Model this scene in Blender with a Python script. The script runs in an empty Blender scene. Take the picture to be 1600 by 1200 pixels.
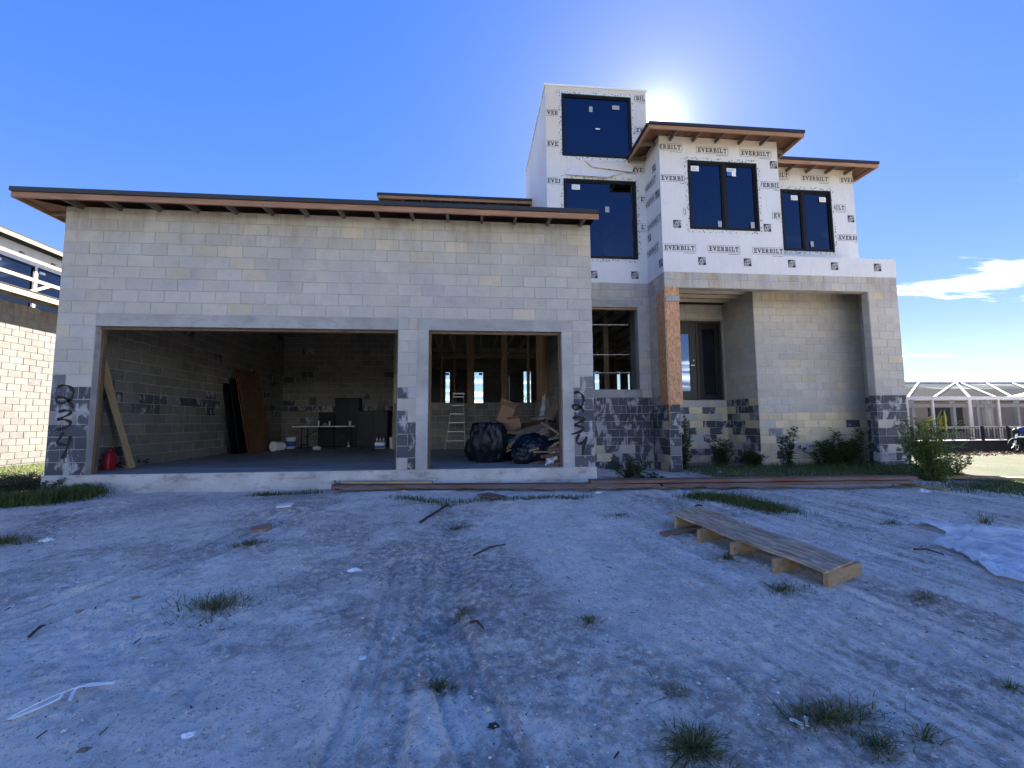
import bpy, math, random
import numpy as np
from mathutils import Vector, Matrix, noise as mnoise
random.seed(7); RNG = np.random.default_rng(11)
SC = bpy.context.scene
COL = SC.collection
R_ = math.radians

# ------------------------------------------------------------------ camera
FPX = 686.0
YAW, PITCH, ROLL = R_(5.3708), R_(5.0137), R_(-0.3613)
CAM = np.array([6.775, -7.764, 0.798])
_F = np.array([math.sin(YAW)*math.cos(PITCH), math.cos(YAW)*math.cos(PITCH), math.sin(PITCH)])
_R0 = np.array([math.cos(YAW), -math.sin(YAW), 0.0]); _U0 = np.cross(_R0, _F)
_R = _R0*math.cos(ROLL) + _U0*math.sin(ROLL); _U = _U0*math.cos(ROLL) - _R0*math.sin(ROLL)
cd = bpy.data.cameras.new('camera'); cam = bpy.data.objects.new('camera', cd); COL.objects.link(cam)
cd.sensor_fit = 'HORIZONTAL'; cd.sensor_width = 36.0; cd.lens = 36.0*FPX/1600.0
cd.clip_start = 0.05; cd.clip_end = 3000
cam.matrix_world = Matrix(((_R[0], _U[0], -_F[0], CAM[0]), (_R[1], _U[1], -_F[1], CAM[1]), (_R[2], _U[2], -_F[2], CAM[2]), (0, 0, 0, 1)))
SC.camera = cam
def ray(u, v): return _F + _R*(u-800)/FPX - _U*(v-600)/FPX
def onY(u, v, Y): d = ray(u, v); return CAM + d*(Y-CAM[1])/d[1]
def onX(u, v, X): d = ray(u, v); return CAM + d*(X-CAM[0])/d[0]
def onZ(u, v, Z): d = ray(u, v); return CAM + d*(Z-CAM[2])/d[2]

# ------------------------------------------------------------------ sky, sun, exposure
SUN_EL, SUN_AZ = R_(33.9), R_(24.7)          # azimuth from +Y towards +X
W = bpy.data.worlds.new('World'); SC.world = W; W.use_nodes = True
wn, wl = W.node_tree.nodes, W.node_tree.links
wn.clear()
def N(nodes, t, **kw):
    n = nodes.new(t)
    for k, v in kw.items():
        if k == 'ins':
            for i, val in v.items(): n.inputs[i].default_value = val
        else: setattr(n, k, v)
    return n
def world():
    sky = N(wn, 'ShaderNodeTexSky', sky_type='NISHITA', sun_disc=False, sun_elevation=SUN_EL, sun_rotation=SUN_AZ,
            altitude=0.0, air_density=1.0, dust_density=0.06, ozone_density=2.0)
    gm = N(wn, 'ShaderNodeGamma', ins={1: SKY_GAMMA}); wl.new(sky.outputs[0], gm.inputs[0])
    hs = N(wn, 'ShaderNodeHueSaturation', ins={'Hue': SKY_HUE, 'Saturation': SKY_SAT, 'Value': SKY_VAL})
    wl.new(gm.outputs[0], hs.inputs['Color'])
    tc = N(wn, 'ShaderNodeTexCoord')
    sep = N(wn, 'ShaderNodeSeparateXYZ'); wl.new(tc.outputs['Generated'], sep.inputs[0])
    # low streaky clouds: direction projected on a flat layer
    add = N(wn, 'ShaderNodeMath', operation='ADD', ins={1: 0.10}); wl.new(sep.outputs[2], add.inputs[0])
    dx = N(wn, 'ShaderNodeMath', operation='DIVIDE'); wl.new(sep.outputs[0], dx.inputs[0]); wl.new(add.outputs[0], dx.inputs[1])
    dy = N(wn, 'ShaderNodeMath', operation='DIVIDE'); wl.new(sep.outputs[1], dy.inputs[0]); wl.new(add.outputs[0], dy.inputs[1])
    cb = N(wn, 'ShaderNodeCombineXYZ'); wl.new(dx.outputs[0], cb.inputs[0]); wl.new(dy.outputs[0], cb.inputs[1])
    mp = N(wn, 'ShaderNodeMapping', ins={'Location': CLOUD_OFF, 'Rotation': (0, 0, R_(-38)), 'Scale': (0.46, 1.1, 1.0)})
    wl.new(cb.outputs[0], mp.inputs[0])
    n1 = N(wn, 'ShaderNodeTexNoise', ins={'Scale': 1.0, 'Detail': 7.0, 'Roughness': 0.6, 'Distortion': 0.75}); wl.new(mp.outputs[0], n1.inputs['Vector'])
    lw_ = N(wn, 'ShaderNodeMapRange', ins={1: 0.13, 2: 0.02, 3: 0.0, 4: 0.075}); wl.new(sep.outputs[2], lw_.inputs[0])      # more cloud towards the horizon
    sm_ = N(wn, 'ShaderNodeMath', operation='ADD'); wl.new(n1.outputs[0], sm_.inputs[0]); wl.new(lw_.outputs[0], sm_.inputs[1])
    r1 = N(wn, 'ShaderNodeMapRange', interpolation_type='SMOOTHSTEP', ins={1: 0.55, 2: 0.70}); wl.new(sm_.outputs[0], r1.inputs[0])
    lo = N(wn, 'ShaderNodeMapRange', interpolation_type='SMOOTHSTEP', ins={1: 0.36, 2: 0.25}); wl.new(sep.outputs[2], lo.inputs[0])
    m = N(wn, 'ShaderNodeMath', operation='MULTIPLY'); wl.new(r1.outputs[0], m.inputs[0]); wl.new(lo.outputs[0], m.inputs[1])
    mx = N(wn, 'ShaderNodeMix', data_type='RGBA', ins={7: CLOUD_COL})
    hz = N(wn, 'ShaderNodeMapRange', interpolation_type='SMOOTHSTEP', ins={1: 0.16, 2: -0.02, 3: 0.0, 4: 0.9}); wl.new(sep.outputs[2], hz.inputs[0])
    hm = N(wn, 'ShaderNodeMix', data_type='RGBA', ins={7: HAZE_COL}); wl.new(hz.outputs[0], hm.inputs[0]); wl.new(hs.outputs[0], hm.inputs[6])   # pale haze towards the horizon
    # bright circumsolar aureole (the sun itself stands just behind the bay roof)
    dot = N(wn, 'ShaderNodeVectorMath', operation='DOT_PRODUCT', ins={1: (math.sin(SUN_AZ)*math.cos(SUN_EL), math.cos(SUN_AZ)*math.cos(SUN_EL), math.sin(SUN_EL))}); wl.new(tc.outputs['Generated'], dot.inputs[0])
    ac = N(wn, 'ShaderNodeMath', operation='ARCCOSINE'); wl.new(dot.outputs['Value'], ac.inputs[0])
    sc_ = N(wn, 'ShaderNodeMath', operation='DIVIDE', ins={1: R_(AUR_DEG)}); wl.new(ac.outputs[0], sc_.inputs[0])
    p2 = N(wn, 'ShaderNodeMath', operation='POWER', ins={1: 2.0}); wl.new(sc_.outputs[0], p2.inputs[0])
    p3 = N(wn, 'ShaderNodeMath', operation='ADD', ins={1: 1.0}); wl.new(p2.outputs[0], p3.inputs[0])
    p4 = N(wn, 'ShaderNodeMath', operation='DIVIDE', ins={0: AUR}); wl.new(p3.outputs[0], p4.inputs[1])
    aa = N(wn, 'ShaderNodeMix', data_type='RGBA', blend_type='ADD', ins={0: 1.0}); ac2 = N(wn, 'ShaderNodeCombineColor')
    for i, kx in enumerate((.92, .97, 1.0)):
        mm = N(wn, 'ShaderNodeMath', operation='MULTIPLY', ins={1: kx}); wl.new(p4.outputs[0], mm.inputs[0]); wl.new(mm.outputs[0], ac2.inputs[i])
    wl.new(hm.outputs[2], aa.inputs[6]); wl.new(ac2.outputs[0], aa.inputs[7])
    wl.new(m.outputs[0], mx.inputs[0]); wl.new(aa.outputs[2], mx.inputs[6])
    bg = N(wn, 'ShaderNodeBackground', ins={'Strength': SKY_STRENGTH}); wl.new(mx.outputs[2], bg.inputs[0])
    out = N(wn, 'ShaderNodeOutputWorld'); wl.new(bg.outputs[0], out.inputs[0])
SKY_GAMMA, SKY_HUE, SKY_SAT, SKY_VAL = 0.36, 0.5335, 2.68, 0.86
AUR, AUR_DEG = 6.0, 1.15
HAZE_COL = (1.15, 1.75, 2.3, 1)
CLOUD_COL = (14.0, 13.6, 13.4, 1)
CLOUD_OFF = (0.43, 5.16, 0.0)
SKY_STRENGTH = 0.05
world()
ld = bpy.data.lights.new('sun', 'SUN'); ld.energy = 3.4; ld.angle = R_(0.5); ld.color = (1.0, 0.95, 0.88)
lo_ = bpy.data.objects.new('sun', ld); COL.objects.link(lo_)
_sd = Vector((math.sin(SUN_AZ)*math.cos(SUN_EL), math.cos(SUN_AZ)*math.cos(SUN_EL), math.sin(SUN_EL)))
lo_.rotation_euler = _sd.to_track_quat('Z', 'Y').to_euler(); lo_.location = (30, 40, 40)
vs = SC.view_settings; vs.view_transform = 'Standard'; vs.look = 'None'; vs.gamma = 1.0; vs.use_curve_mapping = False
vs.exposure = 3.85
SC.render.engine = 'CYCLES'
SC.cycles.use_denoising = True
SC.cycles.max_bounces = 10; SC.cycles.diffuse_bounces = 5; SC.cycles.transparent_max_bounces = 16
SC.cycles.sample_clamp_indirect = 6.0

# ------------------------------------------------------------------ helpers
class MB:
    """collects shapes into one mesh"""
    def __init__(s): s.v = []; s.f = []; s.c = []; s.cur = None
    def add(s, vs, fs):
        o = len(s.v); s.v.extend([tuple(map(float, p)) for p in vs]); s.f.extend([tuple(i+o for i in f) for f in fs])
        if s.cur is not None: s.c.extend([s.cur]*len(fs))
        return s
    def box(s, x0, x1, y0, y1, z0, z1):
        return s.add([(x0,y0,z0),(x1,y0,z0),(x1,y1,z0),(x0,y1,z0),(x0,y0,z1),(x1,y0,z1),(x1,y1,z1),(x0,y1,z1)],
                     [(3,2,1,0),(4,5,6,7),(0,1,5,4),(1,2,6,5),(2,3,7,6),(3,0,4,7)])
    def frame(s, c, ax, ay, az, hx, hy, hz):
        c = np.array(c, float); ax, ay, az = [np.array(a, float)/np.linalg.norm(a) for a in (ax, ay, az)]
        P = [c+ax*i*hx+ay*j*hy+az*k*hz for k in (-1, 1) for i, j in ((-1,-1),(1,-1),(1,1),(-1,1))]
        return s.add(P, [(3,2,1,0),(4,5,6,7),(0,1,5,4),(1,2,6,5),(2,3,7,6),(3,0,4,7)])
    def beam(s, p0, p1, w, h, up=(0,0,1)):
        p0, p1 = np.array(p0, float), np.array(p1, float); d = p1-p0; L = np.linalg.norm(d); d /= L
        up = np.array(up, float); r = np.cross(d, up)
        if np.linalg.norm(r) < 1e-4: r = np.cross(d, (1, 0, 0.01))
        r /= np.linalg.norm(r); u = np.cross(r, d)
        return s.frame((p0+p1)/2, d, r, u, L/2, w/2, h/2)
    def tube(s, pts, rad, n=8, cap=True):
        pts = [np.array(p, float) for p in pts]; k = len(pts)
        if not hasattr(rad, '__len__'): rad = [rad]*k
        V = []; ref = np.array((0.13, 0.21, 1.0))
        for i, p in enumerate(pts):
            d = pts[min(i+1, k-1)]-pts[max(i-1, 0)]; d /= (np.linalg.norm(d)+1e-9)
            a = np.cross(d, ref)
            if np.linalg.norm(a) < .05: a = np.cross(d, (1, 0, 0))
            a /= np.linalg.norm(a); b = np.cross(d, a)
            for j in range(n):
                t = 2*math.pi*j/n; V.append(p+rad[i]*(a*math.cos(t)+b*math.sin(t)))
        F = [(i*n+j, i*n+(j+1) % n, (i+1)*n+(j+1) % n, (i+1)*n+j) for i in range(k-1) for j in range(n)]
        if cap: F += [tuple(range(n-1, -1, -1)), tuple((k-1)*n+j for j in range(n))]
        return s.add(V, F)
    def lathe(s, prof, c, n=20, axis=(0,0,1)):
        ax = np.array(axis, float); ax /= np.linalg.norm(ax)
        a = np.cross(ax, (0.3, 0.9, 0.2)); a /= np.linalg.norm(a); b = np.cross(ax, a); c = np.array(c, float); V = []
        for r, h in prof:
            for j in range(n):
                t = 2*math.pi*j/n; V.append(c+ax*h+r*(a*math.cos(t)+b*math.sin(t)))
        k = len(prof); F = [(i*n+j, i*n+(j+1) % n, (i+1)*n+(j+1) % n, (i+1)*n+j) for i in range(k-1) for j in range(n)]
        F += [tuple(range(n-1, -1, -1)), tuple((k-1)*n+j for j in range(n))]
        return s.add(V, F)
    def sheet(s, P00, P10, P11, P01, th):
        """thick quad panel, corners in order"""
        P = [np.array(p, float) for p in (P00, P10, P11, P01)]; n = np.cross(P[1]-P[0], P[3]-P[0]); n /= np.linalg.norm(n)
        return s.add(P+[p+n*th for p in P], [(3,2,1,0),(4,5,6,7),(0,1,5,4),(1,2,6,5),(2,3,7,6),(3,0,4,7)])
    def mesh(s, name, mat, smooth=False):
        me = bpy.data.meshes.new(name); me.from_pydata(s.v, [], s.f); me.update()
        if mat is not None: me.materials.append(mat)
        if s.c:
            at = me.attributes.new('tone', 'FLOAT_COLOR', 'FACE')
            at.data.foreach_set('color', np.array(s.c, dtype=np.float32).ravel())
        if smooth: me.polygons.foreach_set('use_smooth', [True]*len(me.polygons))
        return me
    def build(s, name, mat, parent=None, smooth=False, **kw):
        return link(name, s.mesh(name, mat, smooth), parent, **kw)
def link(name, data, parent=None, label=None, cat=None, group=None, kind=None, loc=None, color=None, bevel=0):
    o = bpy.data.objects.new(name, data); COL.objects.link(o)
    if loc is not None: o.location = loc
    if parent is not None:
        o.parent = parent
        pw = parent.get('_w', (0, 0, 0)); o.location = Vector(o.location)-Vector(pw)
        o['_w'] = (0.0, 0.0, 0.0) if loc is None else tuple(loc)
    if label: o['label'] = label
    if cat: o['category'] = cat
    if group: o['group'] = group
    if kind: o['kind'] = kind
    if color is not None: o.color = color
    if bevel:
        m = o.modifiers.new('bevel', 'BEVEL'); m.width = bevel; m.segments = 2; m.limit_method = 'ANGLE'
    return o
def empty(name, loc, label, cat, group=None):
    o = link(name, None, None, label, cat, group, loc=loc); o['_w'] = tuple(map(float, loc)); o.empty_display_size = 0.1
    return o
def sstep(a, b, x):
    t = np.clip((x-a)/(b-a), 0, 1); return t*t*(3-2*t)

# ------------------------------------------------------------------ ground height
def vnoise(x, y, s, seed=0):
    """cheap value noise on arrays"""
    x = np.asarray(x, float)*s+seed*17.31; y = np.asarray(y, float)*s-seed*9.17
    xi = np.floor(x).astype(np.int64); yi = np.floor(y).astype(np.int64); fx = x-xi; fy = y-yi
    fx = fx*fx*(3-2*fx); fy = fy*fy*(3-2*fy)
    def h(a, b):
        n = (a*374761393+b*668265263+seed*1442695) & 0x7fffffff
        n = ((n ^ (n >> 13))*1274126177) & 0x7fffffff
        return ((n ^ (n >> 16)) & 0xffff)/65535.0
    return (h(xi, yi)*(1-fx)+h(xi+1, yi)*fx)*(1-fy)+(h(xi, yi+1)*(1-fx)+h(xi+1, yi+1)*fx)*fy
def gz(x, y):
    x = np.asarray(x, float); y = np.asarray(y, float)
    z = -0.60+0.31*sstep(-6.6, -0.6, y)
    z = z-0.09*sstep(9.0, 10.5, x)*sstep(-0.5, 1.5, y)*(1-sstep(15.5, 18, x))
    z = z+(-0.66-z)*sstep(17.5, 25.0, x)
    z = z+(-0.40-z)*sstep(-0.6, -3.0, x)*sstep(-4, -1, y)
    z = z+0.05*(vnoise(x, y, .55, 3)-.5)+0.03*(vnoise(x, y, 1.4, 5)-.5)
    return z
def G(u, v):
    """pixel -> point on the ground"""
    d = ray(u, v); t = 1.0
    for _ in range(60):
        p = CAM+d*t; g = float(gz(p[0], p[1])); t += (g-p[2])/d[2]*0.8
    p = CAM+d*t; return np.array((p[0], p[1], float(gz(p[0], p[1]))))
# ------------------------------------------------------------------ materials (procedural)
class M_:
    def __init__(s, name, rough=0.8, spec=0.3):
        s.m = bpy.data.materials.new(name); s.m.use_nodes = True; s.n = s.m.node_tree.nodes; s.l = s.m.node_tree.links
        s.b = s.n['Principled BSDF']; s.b.inputs['Roughness'].default_value = rough
        s.b.inputs['Specular IOR Level'].default_value = spec
        s._pos = None
    def pos(s, obj=False):
        if obj: return N(s.n, 'ShaderNodeTexCoord').outputs['Object']
        if s._pos is None: s._pos = N(s.n, 'ShaderNodeNewGeometry').outputs['Position']
        return s._pos
    def noise(s, scale, detail=4, rough=.55, stretch=None, vec=None, dist=0.0, rot=None):
        v = vec or s.pos()
        if stretch or rot:
            mp = N(s.n, 'ShaderNodeMapping', ins={'Scale': stretch or (1, 1, 1), 'Rotation': rot or (0, 0, 0)}); s.l.new(v, mp.inputs[0]); v = mp.outputs[0]
        t = N(s.n, 'ShaderNodeTexNoise', ins={'Scale': scale, 'Detail': detail, 'Roughness': rough, 'Distortion': dist}); s.l.new(v, t.inputs['Vector'])
        return t.outputs[0]
    def ramp(s, x, a, b, lo=0.0, hi=1.0):
        r = N(s.n, 'ShaderNodeMapRange', interpolation_type='SMOOTHSTEP', ins={1: a, 2: b, 3: lo, 4: hi}); s.l.new(x, r.inputs[0]); return r.outputs[0]
    def val(s, sock, x):
        if hasattr(x, 'is_linked'): s.l.new(x, sock)
        else: sock.default_value = x if not isinstance(x, tuple) or len(x) == 4 else (*x, 1)
    def mix(s, f, a, b, mode='MIX'):
        m = N(s.n, 'ShaderNodeMix', data_type='RGBA', blend_type=mode); s.val(m.inputs[0], f); s.val(m.inputs[6], a); s.val(m.inputs[7], b); return m.outputs[2]
    def math(s, op, a, b=0.0):
        m = N(s.n, 'ShaderNodeMath', operation=op); s.val(m.inputs[0], a); s.val(m.inputs[1], b); return m.outputs[0]
    def bump(s, h, strength=.3, dist=.01):
        b = N(s.n, 'ShaderNodeBump', ins={'Strength': strength, 'Distance': dist}); s.l.new(h, b.inputs['Height'])
        if s.b.inputs['Normal'].is_linked: s.l.new(s.b.inputs['Normal'].links[0].from_socket, b.inputs['Normal'])
        s.l.new(b.outputs[0], s.b.inputs['Normal']); return s
    def col(s, c): s.val(s.b.inputs['Base Color'], c); return s
    def rough(s, c): s.val(s.b.inputs['Roughness'], c); return s
    def sepz(s):
        x = N(s.n, 'ShaderNodeSeparateXYZ'); s.l.new(s.pos(), x.inputs[0]); return x.outputs

def simple(name, c, rough=.7, var=.15, scale=8, bump=0.0, spec=.3, metal=0.0):
    m = M_(name, rough, spec); t = m.noise(scale, 4)
    m.col(m.mix(t, tuple(x*(1-var) for x in c), tuple(min(1, x*(1+var)) for x in c)))
    if bump: m.bump(m.noise(scale*6, 5), bump, .004)
    m.b.inputs['Metallic'].default_value = metal
    return m.m
def block_mat(name, per_object):
    m = M_(name, .92, .2)
    if per_object: nd = N(m.n, 'ShaderNodeObjectInfo')
    else: nd = N(m.n, 'ShaderNodeAttribute', attribute_name='tone')
    c, al = nd.outputs['Color'], nd.outputs['Alpha']
    # weathering blotches, mortar smears, pores
    big = m.noise(.9, 5, .6); fine = m.noise(55, 4, .7); mid = m.noise(6.5, 4, .6)
    c1 = m.mix(m.ramp(big, .3, .7), m.mix(1.0, c, (.93, .93, .95), 'MULTIPLY'), m.mix(1.0, c, (1.15, 1.13, 1.08), 'MULTIPLY'))
    c2 = m.mix(m.math('MULTIPLY', m.ramp(mid, .45, .7), .30), c1, m.mix(1.0, c1, (.74, .75, .78), 'MULTIPLY'))
    sm = m.noise(3.6, 7, .66, stretch=(1.35, 1.35, .75), dist=.5)
    smear = m.math('MULTIPLY', m.ramp(sm, .515, .60), m.math('MULTIPLY', al, .85))
    c3 = m.mix(smear, c2, m.mix(m.noise(20, 3), (.36, .36, .365), (.47, .465, .455)))
    c4 = m.mix(m.math('MULTIPLY', m.ramp(fine, .45, .75), .30), c3, m.mix(1.0, c3, (.72, .72, .72), 'MULTIPLY'))
    # brown water stains running down from the roof edge
    z = m.sepz()[2]
    st = m.math('MULTIPLY', m.ramp(m.noise(2.4, 5, .65, stretch=(1.6, 1.6, .25)), .42, .68), m.ramp(z, 3.6, 4.5))
    c5 = m.mix(m.math('MULTIPLY', st, .65), c4, m.mix(1.0, c4, (.66, .56, .44), 'MULTIPLY'))
    # ground-splash grime
    gr = m.math('MULTIPLY', m.ramp(m.noise(3, 4), .35, .7), m.ramp(z, .25, -.35))
    m.col(m.mix(m.math('MULTIPLY', gr, .45), c5, (.13, .12, .115)))
    m.bump(m.noise(90, 5, .75), .5, .004); m.bump(m.noise(14, 5, .6), .35, .006); m.bump(smear, .5, .003)
    return m.m
def wood_mat(name, c, dark=.55, axis=0, scale=1.0, rough=.75, knots=True, grey=0.0):
    m = M_(name, rough, .25); st = [9*scale, 9*scale, 9*scale]; st[axis] = .55*scale
    v = m.pos(True)
    g = m.noise(3.0, 6, .65, stretch=tuple(st), vec=v, dist=.4); g2 = m.noise(14, 4, .6, stretch=tuple(st), vec=v)
    base = m.mix(m.ramp(g, .3, .72), tuple(x*dark for x in c), c)
    base = m.mix(m.math('MULTIPLY', m.ramp(g2, .45, .75), .3), base, tuple(x*.5 for x in c))
    if knots:
        k = [1.6, 1.6, 1.6]; k[axis] = .8
        vo = N(m.n, 'ShaderNodeTexVoronoi', ins={'Scale': 2.3, 'Randomness': 1.0}); mp = N(m.n, 'ShaderNodeMapping', ins={'Scale': tuple(k)})
        m.l.new(v, mp.inputs[0]); m.l.new(mp.outputs[0], vo.inputs['Vector'])
        base = m.mix(m.math('MULTIPLY', m.ramp(vo.outputs['Distance'], .085, .05), .75), base, tuple(x*.25 for x in c))
    oi = N(m.n, 'ShaderNodeObjectInfo').outputs['Random']
    base = m.mix(oi, base, m.mix(1.0, base, (.80, .78, .76), 'MULTIPLY'))
    if grey: base = m.mix(m.math('MULTIPLY', m.ramp(m.noise(1.7, 5), .35, .65), grey), base, (.22, .21, .20))
    m.col(base); m.bump(g2, .3, .003)
    return m.m
def osb_mat(name, c):
    m = M_(name, .8, .2); v = m.pos(True)
    mp = N(m.n, 'ShaderNodeMapping', ins={'Scale': (1, 1, .45), 'Rotation': (.3, .2, .25)}); m.l.new(v, mp.inputs[0])
    a = N(m.n, 'ShaderNodeTexVoronoi', feature='F1', ins={'Scale': 34.0, 'Randomness': 1.0}); m.l.new(mp.outputs[0], a.inputs['Vector'])
    hs = N(m.n, 'ShaderNodeSeparateColor'); m.l.new(a.outputs['Color'], hs.inputs[0])
    col = m.mix(hs.outputs[0], tuple(x*.78 for x in c), tuple(min(1, x*1.2) for x in c))
    col = m.mix(m.math('MULTIPLY', m.ramp(hs.outputs[1], .78, .9), .45), col, tuple(x*.4 for x in c))
    m.col(m.mix(m.noise(1.5, 3), col, m.mix(1.0, col, (.8, .72, .68), 'MULTIPLY'))); m.bump(hs.outputs[2], .35, .003); return m.m
def wrap_mat(name):
    m = M_(name, .48, .35); t = m.noise(1.3, 4)
    base = m.mix(t, (.58, .59, .61), (.68, .685, .70))
    z = m.sepz()[2]
    # patchy tan tint, stronger towards the eaves
    st = m.math('MULTIPLY', m.ramp(m.noise(1.1, 4), .30, .62), m.ramp(z, 7.25, 7.95))
    base = m.mix(m.math('MULTIPLY', st, .7), base, (.66, .55, .42))
    m.col(m.mix(m.math('MULTIPLY', m.ramp(m.noise(3.2, 5), .5, .75), .16), base, (.42, .42, .44)))
    w = m.noise(2.2, 3, .5, stretch=(1.8, 1.8, .35), dist=1.2); m.bump(w, .8, .03); m.bump(m.noise(7, 3, .5, stretch=(1, 1, .3), dist=2), .35, .012)
    m.bump(m.noise(.9, 3, .5, stretch=(.6, .6, 2.0), dist=.8), .35, .03); return m.m
def concrete_mat(name, c, stain=(.2, .16, .12)):
    m = M_(name, .85, .25); t = m.noise(1.1, 6, .6); f = m.noise(38, 4, .7)
    b = m.mix(m.ramp(t, .3, .7), tuple(x*.75 for x in c), tuple(x*1.12 for x in c))
    b = m.mix(m.math('MULTIPLY', m.ramp(f, .45, .75), .3), b, tuple(x*.55 for x in c))
    st = m.ramp(m.noise(3.4, 7, .72, stretch=(.8, .8, 1.8)), .50, .66)
    b = m.mix(m.math('MULTIPLY', st, .55), b, stain)
    m.col(b); m.bump(m.noise(30, 5, .7), .35, .006); m.bump(t, .2, .02); return m.m
def floor_mat():
    m = M_('garage_floor_concrete', .62, .4); t = m.noise(.8, 6, .6, stretch=(.5, 1.6, 1)); d = m.noise(4, 5)
    b = m.mix(m.ramp(t, .3, .7), (.24, .235, .23), (.40, .39, .375)); b = m.mix(m.math('MULTIPLY', m.ramp(d, .5, .75), .4), b, (.16, .15, .14))
    m.col(b); m.rough(m.ramp(d, .3, .7, .5, .8)); m.bump(d, .1, .01); return m.m
def sand_mat():
    m = M_('sandy_soil', .95, .12)
    at = N(m.n, 'ShaderNodeAttribute', attribute_name='ground_mask').outputs['Color']
    sp = N(m.n, 'ShaderNodeSeparateColor'); m.l.new(at, sp.inputs[0]); dark, grass, lawn = sp.outputs[0], sp.outputs[1], sp.outputs[2]
    big = m.noise(.55, 6, .6); mid = m.noise(3.3, 6, .65); fine = m.noise(34, 5, .72); grit = m.noise(160, 3, .7)
    b = m.mix(m.ramp(big, .3, .7), (.68, .585, .485), (.78, .68, .57))
    b = m.mix(m.math('MULTIPLY', m.ramp(mid, .46, .60), .42), b, (.47, .39, .32))
    b = m.mix(m.math('MULTIPLY', dark, m.ramp(m.noise(17, 6, .75), .36, .60, .15, 1.0)), b, (.27, .215, .17))
    b = m.mix(m.math('MULTIPLY', m.ramp(fine, .52, .62), .55), b, (.40, .335, .27))
    b = m.mix(m.math('MULTIPLY', m.ramp(m.noise(11, 5, .7), .57, .66), .5), b, (.36, .295, .24))
    b = m.mix(m.ramp(m.noise(62, 2, .6), .66, .70), b, (.10, .09, .08))
    b = m.mix(m.math('MULTIPLY', m.ramp(m.noise(28, 3, .8), .60, .66), .6), b, (.24, .195, .155))
    b = m.mix(m.ramp(grit, .63, .68), b, (.86, .82, .76))
    b = m.mix(m.ramp(grit, .33, .27), b, (.09, .085, .08))
    b = m.mix(m.math('MULTIPLY', grass, m.ramp(m.noise(9, 5, .7), .4, .6)), b, (.06, .075, .03))
    lw = m.mix(m.ramp(m.noise(1.1, 7, .75), .35, .68), (.024, .036, .010), (.056, .046, .030))
    b = m.mix(lawn, b, lw)
    m.col(b); m.bump(fine, .6, .014); m.bump(grit, .7, .005); return m.m
def glass_mat(name, tint=(.055, .085, .15), refl=.055):
    m = M_(name); n, l = m.n, m.l; n.remove(m.b)
    tr = N(n, 'ShaderNodeBsdfTransparent', ins={0: (*tint, 1)}); gl = N(n, 'ShaderNodeBsdfGlossy', ins={0: (.62, .74, 1.0, 1), 1: .015})
    lw = N(n, 'ShaderNodeLayerWeight', ins={0: .35}); mr = N(n, 'ShaderNodeMapRange', ins={1: 0.0, 2: 1.0, 3: refl, 4: .9}); l.new(lw.outputs['Fresnel'], mr.inputs[0])
    w = N(n, 'ShaderNodeTexNoise', ins={'Scale': .9, 'Detail': 1.0}); bp_ = N(n, 'ShaderNodeBump', ins={'Strength': .04, 'Distance': .05})
    l.new(N(n, 'ShaderNodeNewGeometry').outputs['Position'], w.inputs['Vector']); l.new(w.outputs[0], bp_.inputs['Height']); l.new(bp_.outputs[0], gl.inputs['Normal'])
    mx = N(n, 'ShaderNodeMixShader'); l.new(mr.outputs[0], mx.inputs[0]); l.new(tr.outputs[0], mx.inputs[1]); l.new(gl.outputs[0], mx.inputs[2])
    l.new(mx.outputs[0], n['Material Output'].inputs[0]); return m.m
def screen_mat(name, c, dens):
    m = M_(name, .9, 0.0); n, l = m.n, m.l; m.col(c); m.rough(.7)
    tr = N(n, 'ShaderNodeBsdfTransparent'); mx = N(n, 'ShaderNodeMixShader', ins={0: dens})
    l.new(tr.outputs[0], mx.inputs[1]); l.new(m.b.outputs[0], mx.inputs[2]); l.new(mx.outputs[0], n['Material Output'].inputs[0]); return m.m
def leaf_mat(name, a, b, trans=.3):
    m = M_(name, .55, .3); oi = m.noise(7, 3)
    gi = N(m.n, 'ShaderNodeNewGeometry').outputs['Random Per Island']
    c = m.mix(gi, a, b); m.col(c)
    t = N(m.n, 'ShaderNodeBsdfTranslucent'); m.l.new(m.mix(1.0, c, (1.3, 1.5, .7), 'MULTIPLY'), t.inputs[0])
    mx = N(m.n, 'ShaderNodeMixShader', ins={0: trans}); m.l.new(m.b.outputs[0], mx.inputs[1]); m.l.new(t.outputs[0], mx.inputs[2])
    m.l.new(mx.outputs[0], m.n['Material Output'].inputs[0]); return m.m
def tape_mat():
    m = M_('flashing_tape_print', .5, .35)
    vo = N(m.n, 'ShaderNodeTexVoronoi', ins={'Scale': 17.0}); m.l.new(m.pos(), vo.inputs['Vector'])
    f = m.ramp(vo.outputs['Distance'], .42, .25)
    m.col(m.mix(m.math('MULTIPLY', f, .95), (.62, .63, .62), m.mix(m.noise(9, 2), (.07, .12, .15), (.25, .30, .32)))); return m.m
def spray_mat():
    m = M_('black_spray_paint', .6, .3); m.col((.008, .008, .010))
    at = N(m.n, 'ShaderNodeAttribute', attribute_name='soft').outputs['Fac']
    f = m.math('MULTIPLY', m.ramp(at, .0, .35), m.ramp(m.math('ADD', m.noise(120, 3), m.math('MULTIPLY', at, .9)), .42, .7))
    tr = N(m.n, 'ShaderNodeBsdfTransparent'); mx = N(m.n, 'ShaderNodeMixShader'); m.l.new(f, mx.inputs[0]); m.l.new(tr.outputs[0], mx.inputs[1]); m.l.new(m.b.outputs[0], mx.inputs[2])
    m.l.new(mx.outputs[0], m.n['Material Output'].inputs[0]); return m.m
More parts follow.
